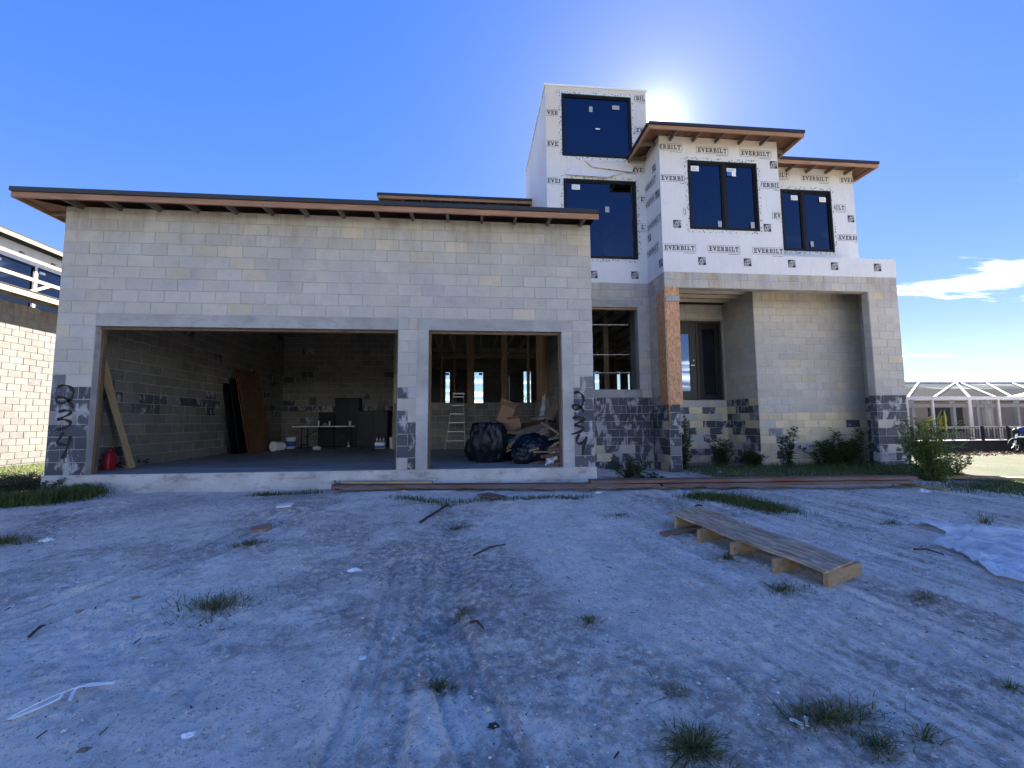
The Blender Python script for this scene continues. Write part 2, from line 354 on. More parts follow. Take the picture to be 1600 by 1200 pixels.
def plywood_mat(name, c, wear=.35, rotz=0.0):
    m = M_(name, .8, .2); v = m.pos(True)
    if rotz: mp = N(m.n, 'ShaderNodeMapping', vector_type='TEXTURE', ins={'Rotation': (0, 0, rotz)}); m.l.new(v, mp.inputs[0]); v = mp.outputs[0]
    g = m.noise(2.6, 5, .6, stretch=(1.0, 7, 7), vec=v, dist=1.6); g2 = m.noise(3.2, 5, .62, stretch=(1.1, 11, 11), vec=v, dist=.8)
    b = m.mix(m.ramp(g, .38, .60), tuple(x*.45 for x in c), c)
    b = m.mix(m.math('MULTIPLY', m.ramp(g2, .50, .62), .8), b, (c[0]*.42, c[1]*.28, c[2]*.24))
    b = m.mix(m.math('MULTIPLY', m.ramp(m.noise(1.3, 5), .42, .62), wear), b, (.33, .31, .29))
    m.col(b); m.bump(g2, .35, .004); return m.m
MAT = dict(
    block=block_mat('concrete_block', True), blocks=block_mat('concrete_block_toned', False),
    mortar=concrete_mat('mortar', (.43, .42, .40), (.30, .28, .26)), lintel=concrete_mat('precast_lintel', (.36, .355, .345), (.22, .215, .21)),
    slab=concrete_mat('slab_concrete', (.50, .49, .47), (.20, .15, .11)), floor=floor_mat(), sand=sand_mat(),
    wrap=wrap_mat('house_wrap'), ink=simple('wrap_ink', (.018, .019, .028), .55, .2), inkg=simple('wrap_grey_ink', (.34, .34, .38), .6, .1), inkw=simple('logo_white', (.70, .70, .72), .5, .05),
    tape=tape_mat(), fascia=wood_mat('fascia_pine', (.47, .27, .18), .62, 0), fasciay=wood_mat('side_fascia_pine', (.47, .27, .18), .62, 1),
    drip=simple('black_drip_edge', (.020, .020, .024), .45, .2, spec=.5), nmortar=concrete_mat('tan_mortar', (.165, .155, .14), (.13, .12, .105)), rafter=wood_mat('rafter_wood', (.19, .15, .11), .6, 1, grey=.5),
    soffit=wood_mat('roof_deck_plywood', (.20, .105, .068), .6, 1, .6), osb=osb_mat('osb_sheathing', (.60, .355, .205)),
    buck=wood_mat('buck_pine', (.24, .16, .10), .6, 2), pine=wood_mat('stud_pine', (.36, .235, .13), .62, 2), joist=wood_mat('joist_pine', (.62, .56, .48), .7, 1, knots=False), pine0=wood_mat('lumber_pine', (.50, .36, .20), .6, 0),
    board=wood_mat('treated_board', (.22, .105, .065), .55, 0, grey=.35), scrap=wood_mat('scrap_wood', (.36, .26, .16), .55, 0, grey=.35),
    ply=plywood_mat('weathered_plywood', (.58, .42, .26), .22), ply2=plywood_mat('brown_plywood', (.24, .12, .065), .1), 
    glass=glass_mat('tinted_window_glass', (.075, .095, .13), .06), doorglass=glass_mat('door_glass', (.30, .33, .36), .22), frame=simple('bronze_frame', (.012, .011, .012), .5, .2, spec=.2),
    doorpaint=simple('dark_door_paint', (.050, .045, .043), .5, .15), black=simple('black_plastic', (.010, .010, .012), .5, .3), steel=simple('brushed_steel', (.55, .55, .55), .35, .1, metal=1.0),
    sticker=simple('white_sticker', (.75, .75, .74), .6, .04), blue=simple('blue_print', (.03, .13, .48), .6, .1), navy=simple('dark_blue_print', (.02, .05, .22), .6, .2),
    bag=simple('black_bag_film', (.007, .008, .013), .42, .3, spec=.4), blue_bag=simple('blue_black_bag_film', (.006, .009, .024), .40, .3, spec=.4), card=simple('cardboard', (.30, .175, .11), .85, .2, 5, .2),
    white=simple('white_plastic', (.80, .80, .79), .5, .06), cream=simple('cream_paper', (.62, .60, .52), .7, .08), red=simple('red_plastic', (.33, .012, .022), .4, .15, spec=.5),
    yellow=simple('yellow_strap', (.58, .46, .12), .6, .1), alu=simple('dull_aluminium', (.46, .46, .47), .42, .12, metal=.6), cloth=simple('white_cloth', (.62, .62, .63), .9, .08),
    poly=None, leafd=leaf_mat('weed_leaf', (.022, .042, .014), (.06, .10, .03)), leafb=leaf_mat('bush_leaf', (.07, .115, .028), (.19, .26, .075), .45), leafy=leaf_mat('yellow_leaf', (.30, .28, .06), (.42, .40, .12), .4),
    stem=simple('plant_stem', (.06, .07, .03), .8, .2), grass=leaf_mat('grass_blade', (.045, .075, .018), (.15, .16, .06), .35), drygrass=leaf_mat('dry_grass', (.14, .12, .05), (.32, .26, .13), .3),
    clod=simple('sand_clod', (.50, .45, .385), .95, .4, 30), stone=simple('shell_stone', (.76, .74, .70), .8, .2, 60), stick=simple('dark_twig', (.06, .045, .035), .9, .3), mulch=simple('mulch', (.09, .05, .032), .95, .5, 20),
    rail=simple('black_fence_paint', (.012, .012, .014), .5, .2), wall2=simple('dark_low_wall', (.035, .032, .034), .85, .3, 3), almwhite=simple('white_aluminium', (.40, .40, .41), .45, .05),
    screen=screen_mat('insect_screen', (.03, .031, .033), .55), screenr=screen_mat('insect_screen_roof', (.022, .022, .022), .82), reargl=glass_mat('rear_window_glass', (.60, .70, .72), .06), stucco=simple('pale_stucco', (.36, .30, .26), .9, .08), whitepaint=simple('white_paint', (.78, .78, .77), .6, .05),
    dark=simple('dark_cabinet', (.007, .007, .010), .45, .3), roof=simple('roof_membrane', (.03, .03, .035), .8, .2), spray=spray_mat(), tread=simple('black_rubber', (.012, .012, .012), .8, .2), rust=simple('rebar_rust', (.14, .06, .03), .9, .3),
    trunk=simple('palm_trunk', (.15, .12, .09), .95, .3), drywall=simple('inner_wall_board', (.30, .28, .26), .9, .1), pink=simple('pink_chalk', (.52, .30, .30), .9, .2), greyply=plywood_mat('grey_plywood', (.34, .31, .27), .4), cablebox=simple('grey_metal_box', (.10, .10, .10), .6, .2))
def poly_mat():
    m = M_('clear_plastic_sheeting', .32, .5); m.col(m.mix(m.noise(2.0, 4), (.55, .57, .60), (.76, .78, .80)))
    m.bump(m.noise(4, 5, .6, stretch=(1, 2.5, 1), dist=1.0), .9, .05)
    tr = N(m.n, 'ShaderNodeBsdfTransparent'); mx = N(m.n, 'ShaderNodeMixShader'); m.val(mx.inputs[0], m.ramp(m.noise(1.7, 5), .3, .7, .55, .95))
    m.l.new(tr.outputs[0], mx.inputs[1]); m.l.new(m.b.outputs[0], mx.inputs[2]); m.l.new(mx.outputs[0], m.n['Material Output'].inputs[0]); return m.m
MAT['poly'] = poly_mat()
# ------------------------------------------------------------------ ground sheet
def track_world(pix): return [G(*p)[:2] for p in pix]
def dist_poly(x, y, P):
    d = np.full(x.shape, 1e9); s = np.zeros(x.shape)
    for (ax, ay), (bx, by) in zip(P[:-1], P[1:]):
        vx, vy = bx-ax, by-ay; L2 = vx*vx+vy*vy; t = np.clip(((x-ax)*vx+(y-ay)*vy)/L2, 0, 1)
        e = np.hypot(x-ax-t*vx, y-ay-t*vy); sg = np.sign(vx*(y-ay)-vy*(x-ax)); k = e < d
        d = np.where(k, e, d); s = np.where(k, sg*e, s)
    return d, s
def ground():
    xs = np.concatenate([-np.geomspace(400, 6, 26), np.linspace(-5.5, 1.2, 60), np.arange(1.3, 14.0, .024), np.linspace(14.05, 24, 110), np.geomspace(24.6, 420, 30)])
    ys = np.concatenate([-np.geomspace(400, 7.4, 26), np.arange(-7.2, .6, .024), np.linspace(.7, 9, 60), np.geomspace(9.6, 420, 30)])
    X, Y = np.meshgrid(xs, ys); Z = gz(X, Y)
    near = sstep(-.5, 1.5, X)*(1-sstep(14, 19, X))*(1-sstep(.2, 1.2, Y))*sstep(-9, -7, Y)
    dark = np.zeros(X.shape)
    # footprints and lumps
    f = 0.018*(vnoise(X, Y, 3.1, 11)-.5)+0.009*(vnoise(X, Y, 7.5, 12)-.5)+0.010*(vnoise(X, Y, 15, 13)-.5)+0.016*(vnoise(X, Y, 34, 14)-.5)
    lump = vnoise(X, Y, 1.1, 21); f = f*(0.45+1.1*lump)
    # dragged streaks and wheel marks on the right half, running down to the right of the picture
    A, B = G(1080, 870), G(1420, 1060); t = (B-A)[:2]; t /= np.linalg.norm(t)
    al = X*t[0]+Y*t[1]; ac = -X*t[1]+Y*t[0]; bend = ac+.25*np.sin(al*.45)
    mask = sstep(7.6, 9.3, X-.22*(Y+4))*(.4+.8*vnoise(X, Y, .8, 31))
    st = (vnoise(al*.35, bend*11, 1.0, 33)-.5)*.035+(vnoise(al*.5, bend*26, 1.0, 34)-.5)*.020
    f = f*(1-.4*np.clip(mask, 0, 1))+st*np.clip(mask, 0, 1)
    dark += np.clip(mask, 0, 1)*(sstep(.46, .62, vnoise(al*.25, bend*6, 1.0, 36))*.55+sstep(.48, .60, vnoise(al*.5, bend*19, 1.0, 37))*.75)*(.35+.9*vnoise(X, Y, 2.2, 38))
    # tyre tracks with tread ridges
    for pix, w, dep in (([(686, 965), (700, 1010), (728, 1090), (775, 1199)], .17, .03), ([(640, 880), (628, 960), (600, 1060), (560, 1190)], .20, .018), ([(450, 800), (330, 860), (140, 935), (0, 985)], .22, .012)):
        P = track_world(pix); d, s = dist_poly(X, Y, P); k = 1-sstep(w*.8, w, d)
        f = np.where(k > 0, f*(1-.75*k)+k*(-dep*.6+.009*np.cos(s/w*4.0*math.pi)), f)+.010*np.exp(-((d-w*1.12)/.05)**2)
        dark += k*.25*(.5+.5*np.cos(s/w*3.0*math.pi))
    # a shallow runnel with stones below the plank
    P = track_world([(700, 790), (712, 850), (705, 905), (690, 970)]); d, s = dist_poly(X, Y, P)
    f += -.05*np.exp(-(d/.16)**2); dark += .55*np.exp(-(d/.30)**2)*(.4+vnoise(X, Y, 6, 41))
    dark += .75*sstep(.56, .70, vnoise(X, Y, .75, 51)*.5+vnoise(X, Y, 2.7, 52)*.3+vnoise(X, Y, 9, 53)*.2)
    P = track_world([(720, 800), (700, 900), (660, 1000), (610, 1190)]); d, s = dist_poly(X, Y, P)
    dark += .60*np.exp(-(d/.70)**2)*sstep(.38, .62, vnoise(X, Y, 5.5, 43)*.55+vnoise(X, Y, 16, 44)*.45)
    # damp edge along the left side
    Pl = track_world([(0, 850), (120, 815), (250, 790)]); d, s = dist_poly(X, Y, Pl); dark += .7*np.exp(-(d/.45)**2)
    Z = Z+f*near
    # hide the ground inside the house
    ins = (X > .4) & (X < 17.2) & (Y > 5.0) & (Y < 14.6); Z = np.where(ins, -.75, Z)
    lawn = np.maximum(sstep(14.9, 16.3, X+.25*(Y+1))*sstep(-2.6, -1.0, Y+.25*(X-15)), sstep(-2.6, -4.2, X))
    lawn = np.maximum(lawn, .95*np.maximum(sstep(-13, -17, Y), sstep(13.5, 15.5, Y))); lawn = np.maximum(lawn, .80*sstep(-8.0, -9.5, Y))
    gm = np.clip(np.maximum(.8*sstep(10.9, 12, X)*sstep(-.2, .8, Y)*(1-sstep(17, 18.5, X)), .7*sstep(-.2, -1.5, X)*sstep(-3, -1, Y)), 0, 1)
    global GXS, GYS, GZS; GXS, GYS, GZS = xs, ys, Z
    nx, ny = len(xs), len(ys)
    V = np.stack([X, Y, Z], -1).reshape(-1, 3)
    i = (np.arange(ny-1)[:, None]*nx+np.arange(nx-1)[None, :]).ravel()
    F = np.stack([i, i+1, i+nx+1, i+nx], -1)
    me = bpy.data.meshes.new('ground'); me.vertices.add(len(V)); me.vertices.foreach_set('co', V.ravel())
    me.loops.add(F.size); me.loops.foreach_set('vertex_index', F.ravel().astype(np.int32))
    me.polygons.add(len(F)); me.polygons.foreach_set('loop_start', np.arange(0, F.size, 4, dtype=np.int32)); me.polygons.foreach_set('use_smooth', np.ones(len(F), dtype=bool))
    me.update(); me.validate()
    a = me.attributes.new('ground_mask', 'FLOAT_COLOR', 'POINT')
    c = np.stack([np.clip(dark, 0, 1), gm, np.clip(lawn, 0, 1), np.ones(X.shape)], -1).reshape(-1).astype(np.float32); a.data.foreach_set('color', c)
    me.materials.append(MAT['sand']); return link('ground', me, kind='structure')
ground()
def gz(x, y):
    """height of the finished ground mesh"""
    x = float(x); y = float(y); i = min(max(int(np.searchsorted(GXS, x))-1, 0), len(GXS)-2); j = min(max(int(np.searchsorted(GYS, y))-1, 0), len(GYS)-2)
    a = (x-GXS[i])/(GXS[i+1]-GXS[i]); b = (y-GYS[j])/(GYS[j+1]-GYS[j]); return float((GZS[j, i]*(1-a)+GZS[j, i+1]*a)*(1-b)+(GZS[j+1, i]*(1-a)+GZS[j+1, i+1]*a)*b)

# ------------------------------------------------------------------ block walls
MOD, CRS = .4064, .2032
def cut(a, b, holes):
    segs = [(a, b)]
    for h0, h1 in holes:
        segs = [q for s0, s1 in segs for q in ((s0, min(s1, h0)), (max(s0, h1), s1)) if q[1]-q[0] > .03]
    return segs
def courses(u0, u1, z0, z1, openings=(), off=0.0, base=0.0):
    k0 = math.floor((z0-base)/CRS+1e-6); out = []; k = k0
    while base+k*CRS < z1-.03:
        za, zb = max(z0, base+k*CRS), min(z1, base+(k+1)*CRS); zc = (za+zb)/2
        for s0, s1 in cut(u0, u1, [(o[0], o[1]) for o in openings if o[2] < zc < o[3]]):
            j = off+(MOD/2 if k % 2 else 0); js = [s0]
            x = j+math.ceil((s0-j)/MOD+1e-6)*MOD
            while x < s1-.001:
                if x-js[-1] > .07 and s1-x > .07: js.append(x)
                x += MOD
            js.append(s1)
            for a, b in zip(js[:-1], js[1:]): out.append((a, b, za, zb, k))
        k += 1
    return out
def block_geom(w, h, jit=.004, ch=.007, proud=.0065):
    j = .005; r = lambda: random.uniform(-jit, jit)
    B = [(j, h0) for h0 in ()]
    lo = [(j+r(), j+r()), (w-j+r(), j+r()), (w-j+r(), h-j+r()), (j+r(), h-j+r())]
    cx, cy = w/2, h/2
    hi = [(a+(ch if a < cx else -ch), b+(ch if b < cy else -ch)) for a, b in lo]
    V = [(a, .004, b) for a, b in lo]+[(a, -proud*.35, b) for a, b in lo]+[(a, -proud+r()*.25, b) for a, b in hi]
    F = [(0,1,5,4),(1,2,6,5),(2,3,7,6),(3,0,4,7),(4,5,9,8),(5,6,10,9),(6,7,11,10),(7,4,8,11),(8,9,10,11)]
    return V, F
BLK = {}
for key, w in (('full', MOD), ('half', MOD/2)):
    BLK[key] = []
    for i in range(5):
        mb = MB(); mb.add(*block_geom(w, CRS)); BLK[key].append(mb.mesh('block', MAT['block']))
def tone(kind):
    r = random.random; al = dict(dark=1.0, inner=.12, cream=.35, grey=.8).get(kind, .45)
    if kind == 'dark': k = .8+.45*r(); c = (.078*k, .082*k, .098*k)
    elif kind == 'inner': k = .85+.3*r(); c = (.205*k, .195*k, .172*k)  # inside copy of the block tone, darkened to paint in the interior shade
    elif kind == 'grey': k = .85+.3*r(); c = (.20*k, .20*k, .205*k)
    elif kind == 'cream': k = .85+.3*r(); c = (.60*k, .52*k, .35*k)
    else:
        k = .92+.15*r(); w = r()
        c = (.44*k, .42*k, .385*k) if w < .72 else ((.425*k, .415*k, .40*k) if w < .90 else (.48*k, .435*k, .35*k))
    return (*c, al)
def blocks_individual(parent, axis, pos, rects, tonef):
    for a, b, za, zb, k in rects:
        w = b-a; key = 'full' if w > .31 else 'half'; bw = MOD if key == 'full' else MOD/2
        me = random.choice(BLK[key])
        o = link('block', me, parent, loc=(a, pos, za) if axis == 'Y' else (pos, b, za), color=tonef((a+b)/2, (za+zb)/2, k))
        o.scale = (w/bw, 1.0, (zb-za)/CRS)
        if axis == 'X': o.rotation_euler = (0, 0, -math.pi/2) if False else (0, 0, math.pi/2)
def blocks_collect(mb, axis, pos, sgn, rects, tonef):
    """sgn -1: faces -axis, +1: faces +axis"""
    for a, b, za, zb, k in rects:
        V, F = block_geom(b-a, zb-za); mb.cur = tonef((a+b)/2, (za+zb)/2, k)
        if axis == 'Y' and sgn < 0: P = [(a+x, pos+y, za+z) for x, y, z in V]
        elif axis == 'Y': P = [(b-x, pos-y, za+z) for x, y, z in V]
        elif sgn < 0: P = [(pos+y, b-x, za+z) for x, y, z in V]
        else: P = [(pos-y, a+x, za+z) for x, y, z in V]
        mb.add(P, F)
def wall_geom(mb, axis, pos, th, u0, u1, z0, z1, openings=()):
    us = sorted({u0, u1, *[min(max(o[i], u0), u1) for o in openings for i in (0, 1)]}); zs = sorted({z0, z1, *[min(max(o[i], z0), z1) for o in openings for i in (2, 3)]})
    nu, nz = len(us)-1, len(zs)-1
    solid = [[not any(o[0] < (us[i]+us[i+1])/2 < o[1] and o[2] < (zs[k]+zs[k+1])/2 < o[3] for o in openings) for k in range(nz)] for i in range(nu)]
    pt = (lambda u, d, z: (u, pos+d, z)) if axis == 'Y' else (lambda u, d, z: (pos+d, u, z))
    fl = axis == 'X'
    def quad(p): mb.add(p[::-1] if fl else p, [(0, 1, 2, 3)])
    S = lambda i, k: 0 <= i < nu and 0 <= k < nz and solid[i][k]
    for i in range(nu):
        for k in range(nz):
            if not solid[i][k]: continue
            a, b, c, d = us[i], us[i+1], zs[k], zs[k+1]
            quad([pt(a, 0, c), pt(b, 0, c), pt(b, 0, d), pt(a, 0, d)]); quad([pt(b, th, c), pt(a, th, c), pt(a, th, d), pt(b, th, d)])
            if not S(i-1, k): quad([pt(a, th, c), pt(a, 0, c), pt(a, 0, d), pt(a, th, d)])
            if not S(i+1, k): quad([pt(b, 0, c), pt(b, th, c), pt(b, th, d), pt(b, 0, d)])
            if not S(i, k-1): quad([pt(a, th, c), pt(b, th, c), pt(b, 0, c), pt(a, 0, c)])
            if not S(i, k+1): quad([pt(a, 0, d), pt(b, 0, d), pt(b, th, d), pt(a, th, d)])
    return mb

HOUSE = empty('unfinished_house', (6.0, 3.0, -.3), 'unfinished two-storey concrete block house with open garage bays, white wrapped upper floor and square tower', 'house')
H22 = 22*CRS     # 4.4704, top of the block walls
FL = 7*CRS       # main floor 1.42
X0, X1, X2, X3, X4, X5 = 0.0, .597, 5.503, 6.028, 8.418, 8.99
YR, YP, YD = 3.25, 2.30, 4.70                    # recessed wall, portal front, door wall
XS, XT, XB, XC, XPL, XE = 11.47, 11.75, 14.61, 14.39, 16.86, 17.68
OPEN_Z = 12*CRS

# slab and floors
mb = MB(); mb.box(-.02, 9.01, -.02, 8.6, -.75, 0.0); link('garage_slab', mb.mesh('garage_slab', MAT['slab']), HOUSE)
mb = MB(); mb.box(.19, 8.80, -.005, 8.4, .0015, .004); mb.build('floor_screed', MAT['floor'], HOUSE)
mb = MB(); mb.box(4.45, 17.5, 6.1, 15.0, 1.1, FL); mb.box(9.0, 11.6, 3.44, 6.1, 1.1, FL-.002); mb.box(11.6, 14.2, 4.89, 6.1, 1.1, FL-.002); mb.build('main_floor', MAT['slab'], HOUSE)

# garage front wall
GOPEN = [(X1, X2, -1, OPEN_Z), (X3, X4, -1, OPEN_Z)]
GOPENL = [(X1-.001, X2+.001, -1, OPEN_Z+CRS), (X3-.2, X4+.2, -1, OPEN_Z+CRS)]
mb = wall_geom(MB(), 'Y', 0.0, .194, X0, X5, 0, H22, GOPEN); GW = mb.build('garage_wall', MAT['mortar'], HOUSE)
def tone_front(x, z, k):
    if z < 0: return tone('grey')
    if k < 7:
        if x < X1: return tone('dark') if random.random() < .93 else tone('grey')
        if x < X3: return tone('dark') if random.random() < .8 else tone('light')
        return tone('dark') if (random.random() < .55) else tone(random.choice(['cream', 'grey', 'light']))
    if k == 7 and z < 1.7 and x < X5 and (x < X1 or X2 < x < X3 or x > X4): return tone('grey') if random.random() < .5 else tone('light')
    if k < 12 and (x < X1): return tone('light')
    return tone('light')
rects = courses(X0, X5, 0, H22, GOPENL)
blocks_individual(GW, 'Y', -.001, rects, tone_front)
mb = MB(); mb.box(X1-.0, X2+.0, -.004, .10, OPEN_Z-.002, OPEN_Z+CRS-.004); mb.build('lintel', MAT['lintel'], GW)
mb = MB(); mb.box(X3-.2, X4+.2, -.004, .10, OPEN_Z-.002, OPEN_Z+CRS-.004); mb.build('lintel', MAT['lintel'], GW)
for a, b in ((X1, X2), (X3, X4)):                # timber bucks round the openings
    mb = MB(); mb.box(a+.002, b-.002, .10, .19, OPEN_Z-.042, OPEN_Z-.004); mb.build('head_buck', MAT['buck'], GW)
    for s in (0, 1):
        mb = MB(); xx = a+.002 if s == 0 else b-.040; mb.box(xx, xx+.038, .12, .19, .005, OPEN_Z-.044); mb.build('jamb_buck', MAT['buck'], GW)

# sprayed house numbers
def ribbon(px, Y, wid, sc, org, name, parent, mat):
    P = [onY(org[0]+x/sc, org[1]+y/sc, Y) for x, y in px]; P = np.array(P)
    Q = []
    for i in range(len(P)-1):
        p0, p1, p2, p3 = P[max(i-1, 0)], P[i], P[i+1], P[min(i+2, len(P)-1)]
        for t in np.linspace(0, 1, 9)[:-1]:
            Q.append(.5*((2*p1)+(-p0+p2)*t+(2*p0-5*p1+4*p2-p3)*t*t+(-p0+3*p1-3*p2+p3)*t**3))
    Q.append(P[-1]); Q = np.array(Q); V = []; S = []
    for i, q in enumerate(Q):
        d = Q[min(i+1, len(Q)-1)]-Q[max(i-1, 0)]; d /= np.linalg.norm(d); n = np.array((-d[2], 0, d[0])); w = wid*(.85+.3*math.sin(i*.37))
        for k, sft in ((-1, 0), (-.55, .8), (0, 1), (.55, .8), (1, 0)): V.append(q+n*w*k); S.append(sft)
    F = [(i*5+j, i*5+j+1, i*5+j+6, i*5+j+5) for i in range(len(Q)-1) for j in range(4)]
    return V, F, S
def number(strokes, Y, wid, sc, org):
    V, F, S = [], [], []
    for n, st in enumerate(strokes):
        v, f, s = ribbon(st, Y-.0008*n, wid, sc, org, '', None, None); o = len(V); V += list(v); F += [tuple(i+o for i in q) for q in f]; S += s
    mb = MB(); mb.add(V, F); me = mb.mesh('painted_number', MAT['spray'])
    a = me.attributes.new('soft', 'FLOAT', 'POINT'); a.data.foreach_set('value', np.array(S, dtype=np.float32))
    return link('painted_number', me, GW, label='house number 234 sprayed in black on the pier')
number([[(240,122),(300,100),(380,110),(432,160),(430,220),(400,270),(330,310),(260,315),(220,285),(240,250),(310,245),(380,290),(440,385)],
        [(250,430),(330,410),(400,425),(380,460),(300,500),(248,525),(330,525),(400,560),(370,610),(290,640),(205,655)],
        [(312,685),(270,750),(235,815),(300,835),(378,852)], [(400,730),(375,830),(340,920),(300,1008)]], -.0125, .026, 8.0, (60, 590))
number([[(215,195),(265,180),(315,215),(335,280),(315,350),(260,395),(210,390),(205,350),(250,340),(300,370),(340,430)],
        [(195,505),(270,495),(345,515),(300,550),(225,590),(290,610),(340,635),(280,680),(180,710)],
        [(280,705),(248,780),(270,825),(320,810),(375,735)], [(370,740),(345,850),(318,965)]], -.0125, .025, 8.0, (870, 590))

# remaining blockwork, gathered
BW = MB()
def tint(fn): return fn
L_ = lambda x, z, k: tone('light')
def tone_in(x, z, k):       # inside of the garage: one dark band course among courses darkened for indoor shade
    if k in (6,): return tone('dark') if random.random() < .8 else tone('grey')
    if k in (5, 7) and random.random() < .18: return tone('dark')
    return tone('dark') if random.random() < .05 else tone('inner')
def tone_low(p_dark, p_cream=.0, top=7, floor_dark=-9):
    def f(x, z, k):
        if k >= top: return tone('light')
        r = random.random()
        return tone('dark') if r < p_dark else (tone('cream') if r < p_dark+p_cream else tone('grey' if random.random() < .5 else 'light'))
    return f
def solid_wall(name, axis, pos, th, u0, u1, z0, z1, openings=(), mat='mortar'):
    return wall_geom(MB(), axis, pos, th, u0, u1, z0, z1, openings).build(name, MAT[mat], HOUSE)
# garage side and back walls
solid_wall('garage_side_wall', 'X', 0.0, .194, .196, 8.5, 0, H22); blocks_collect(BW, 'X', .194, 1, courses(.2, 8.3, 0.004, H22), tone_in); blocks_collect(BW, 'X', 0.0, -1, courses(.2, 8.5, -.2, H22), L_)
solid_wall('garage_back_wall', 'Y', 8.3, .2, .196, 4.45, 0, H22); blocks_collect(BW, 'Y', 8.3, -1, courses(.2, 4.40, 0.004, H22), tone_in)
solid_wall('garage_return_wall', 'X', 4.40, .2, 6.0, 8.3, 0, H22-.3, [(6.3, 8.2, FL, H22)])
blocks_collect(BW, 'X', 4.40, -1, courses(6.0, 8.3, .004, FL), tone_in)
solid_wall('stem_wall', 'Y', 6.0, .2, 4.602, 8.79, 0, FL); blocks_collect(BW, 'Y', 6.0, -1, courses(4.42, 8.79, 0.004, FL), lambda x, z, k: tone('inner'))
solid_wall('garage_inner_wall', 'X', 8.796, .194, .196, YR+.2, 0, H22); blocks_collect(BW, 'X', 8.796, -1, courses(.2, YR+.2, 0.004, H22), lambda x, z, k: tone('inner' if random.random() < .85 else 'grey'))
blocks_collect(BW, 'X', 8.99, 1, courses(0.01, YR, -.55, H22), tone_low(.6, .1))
solid_wall('garage_inner_stem_wall', 'X', 8.796, .194, YR+.2, 6.2, 0, FL)
# recessed window wall
RW = [(9.75, 11.15, 8*CRS, 3.80)]
solid_wall('recess_wall', 'Y', YR, .194, 8.992, XS, -.7, H22, RW)
blocks_collect(BW, 'Y', YR-.001, -1, courses(8.995, XS-.004, -.61, H22, [(9.6, 11.3, 3.80, 4.0), RW[0]]), tone_low(.78, .06, 7))
mb = MB(); mb.box(9.6, 11.3, YR-.006, YR+.1, 3.80, 4.0); mb.build('lintel', MAT['lintel'], HOUSE)
mb = MB(); mb.box(9.70, 11.2, YR-.035, YR+.19, 8*CRS-.19, 8*CRS+.002); mb.build('window_sill', MAT['lintel'], HOUSE)
mb = MB(); mb.box(9.75, 11.15, YR+.05, YR+.18, 3.755, 3.797); mb.build('head_buck', MAT['pine0'], HOUSE)
# portal: side wall, beam, pier, outer wall
solid_wall('portal_side_wall', 'X', XS, XT-XS, YP, YD, -.7, H22)
blocks_collect(BW, 'X', XS-.001, -1, courses(YP, YR, -.61, H22), tone_low(.75, .02, 7)); blocks_collect(BW, 'X', XT, 1, courses(YP+.01, YD, -.61, H22), tone_low(.5, .3, 7))
blocks_collect(BW, 'Y', YP-.001, -1, [(XS, XT, -.61+k*.0+max(0, k)*CRS if False else -.61+k*CRS, -.61+(k+1)*CRS, k-3) for k in range(0, 9)], tone_low(.85, 0, 7))
BT = 20*CRS
mb = MB(); mb.box(XT, XE, YP, YP+.20, BT, H22); mb.build('portal_beam', MAT['mortar'], HOUSE)
def streak_tone(x, z, k): c = tone('light'); return (*c[:3], .9)
blocks_collect(BW, 'Y', YP-.001, -1, courses(XS, XE, BT, H22, base=BT), streak_tone)
solid_wall('portal_pier', 'Y', YP, .20, XPL, XE, -.8, BT); solid_wall('portal_outer_wall', 'X', XE-.2, .2, YP+.2, 15.0, -.8, H22)
blocks_collect(BW, 'Y', YP-.001, -1, courses(XPL, XE, -.61, BT), lambda x, z, k: tone_low(.82, .0, 7)(x, z, k)); blocks_collect(BW, 'X', XPL, -1, courses(YP+.003, YP+.2, -.61, BT), tone_low(.8, 0, 7))
blocks_collect(BW, 'X', XE, 1, courses(YP, 12.0, -.61, H22), tone_low(.5, .2))
blocks_collect(BW, 'X', XE-.2, -1, courses(YP+.2, YR, -.61, H22), tone_low(.7, .1))
# cream wall, alcove, door wall
CT = H22-.15
def tone_cream(x, z, k):
    if k < 5: return tone('cream') if random.random() < .8 else tone(random.choice(['dark', 'grey', 'light']))
    return tone('light')
solid_wall('porch_wall', 'Y', YR, .2, XC, XE-.2, -.8, CT); blocks_collect(BW, 'Y', YR-.001, -1, courses(XC, XE-.2, -.61, CT), tone_cream)
solid_wall('porch_return_wall', 'X', XC, .2, YR+.2, YD+.2, -.8, CT); blocks_collect(BW, 'X', XC-.001, -1, courses(YR, YD, -.61, CT), tone_low(.45, .2, 7))
DOOR = (12.42, 14.33, FL, 3.82)
solid_wall('entry_wall', 'Y', YD, .2, XT, XC, -.8, CT, [DOOR]); blocks_collect(BW, 'Y', YD-.001, -1, courses(XT, XC, -.61, CT, [DOOR]), tone_low(.3, .45, 6))
bw = link('blockwork', BW.mesh('blockwork', MAT['blocks']), HOUSE, kind='stuff')
mb = MB()
for i in range(5):
    y = YP+.42+i*.42; mb.beam((XT, y, CT+.04), (XC+.3, y, CT+.04), .05, .10)
    for j in range(6): mb.beam((XT+.45*j, y, CT+.10), (XT+.45*j+.22, y, CT+.28), .03, .04); mb.beam((XT+.45*j+.22, y, CT+.28), (XT+.45*j+.45, y, CT+.10), .03, .04)
mb.build('porch_ceiling_trusses', MAT['joist'], HOUSE)
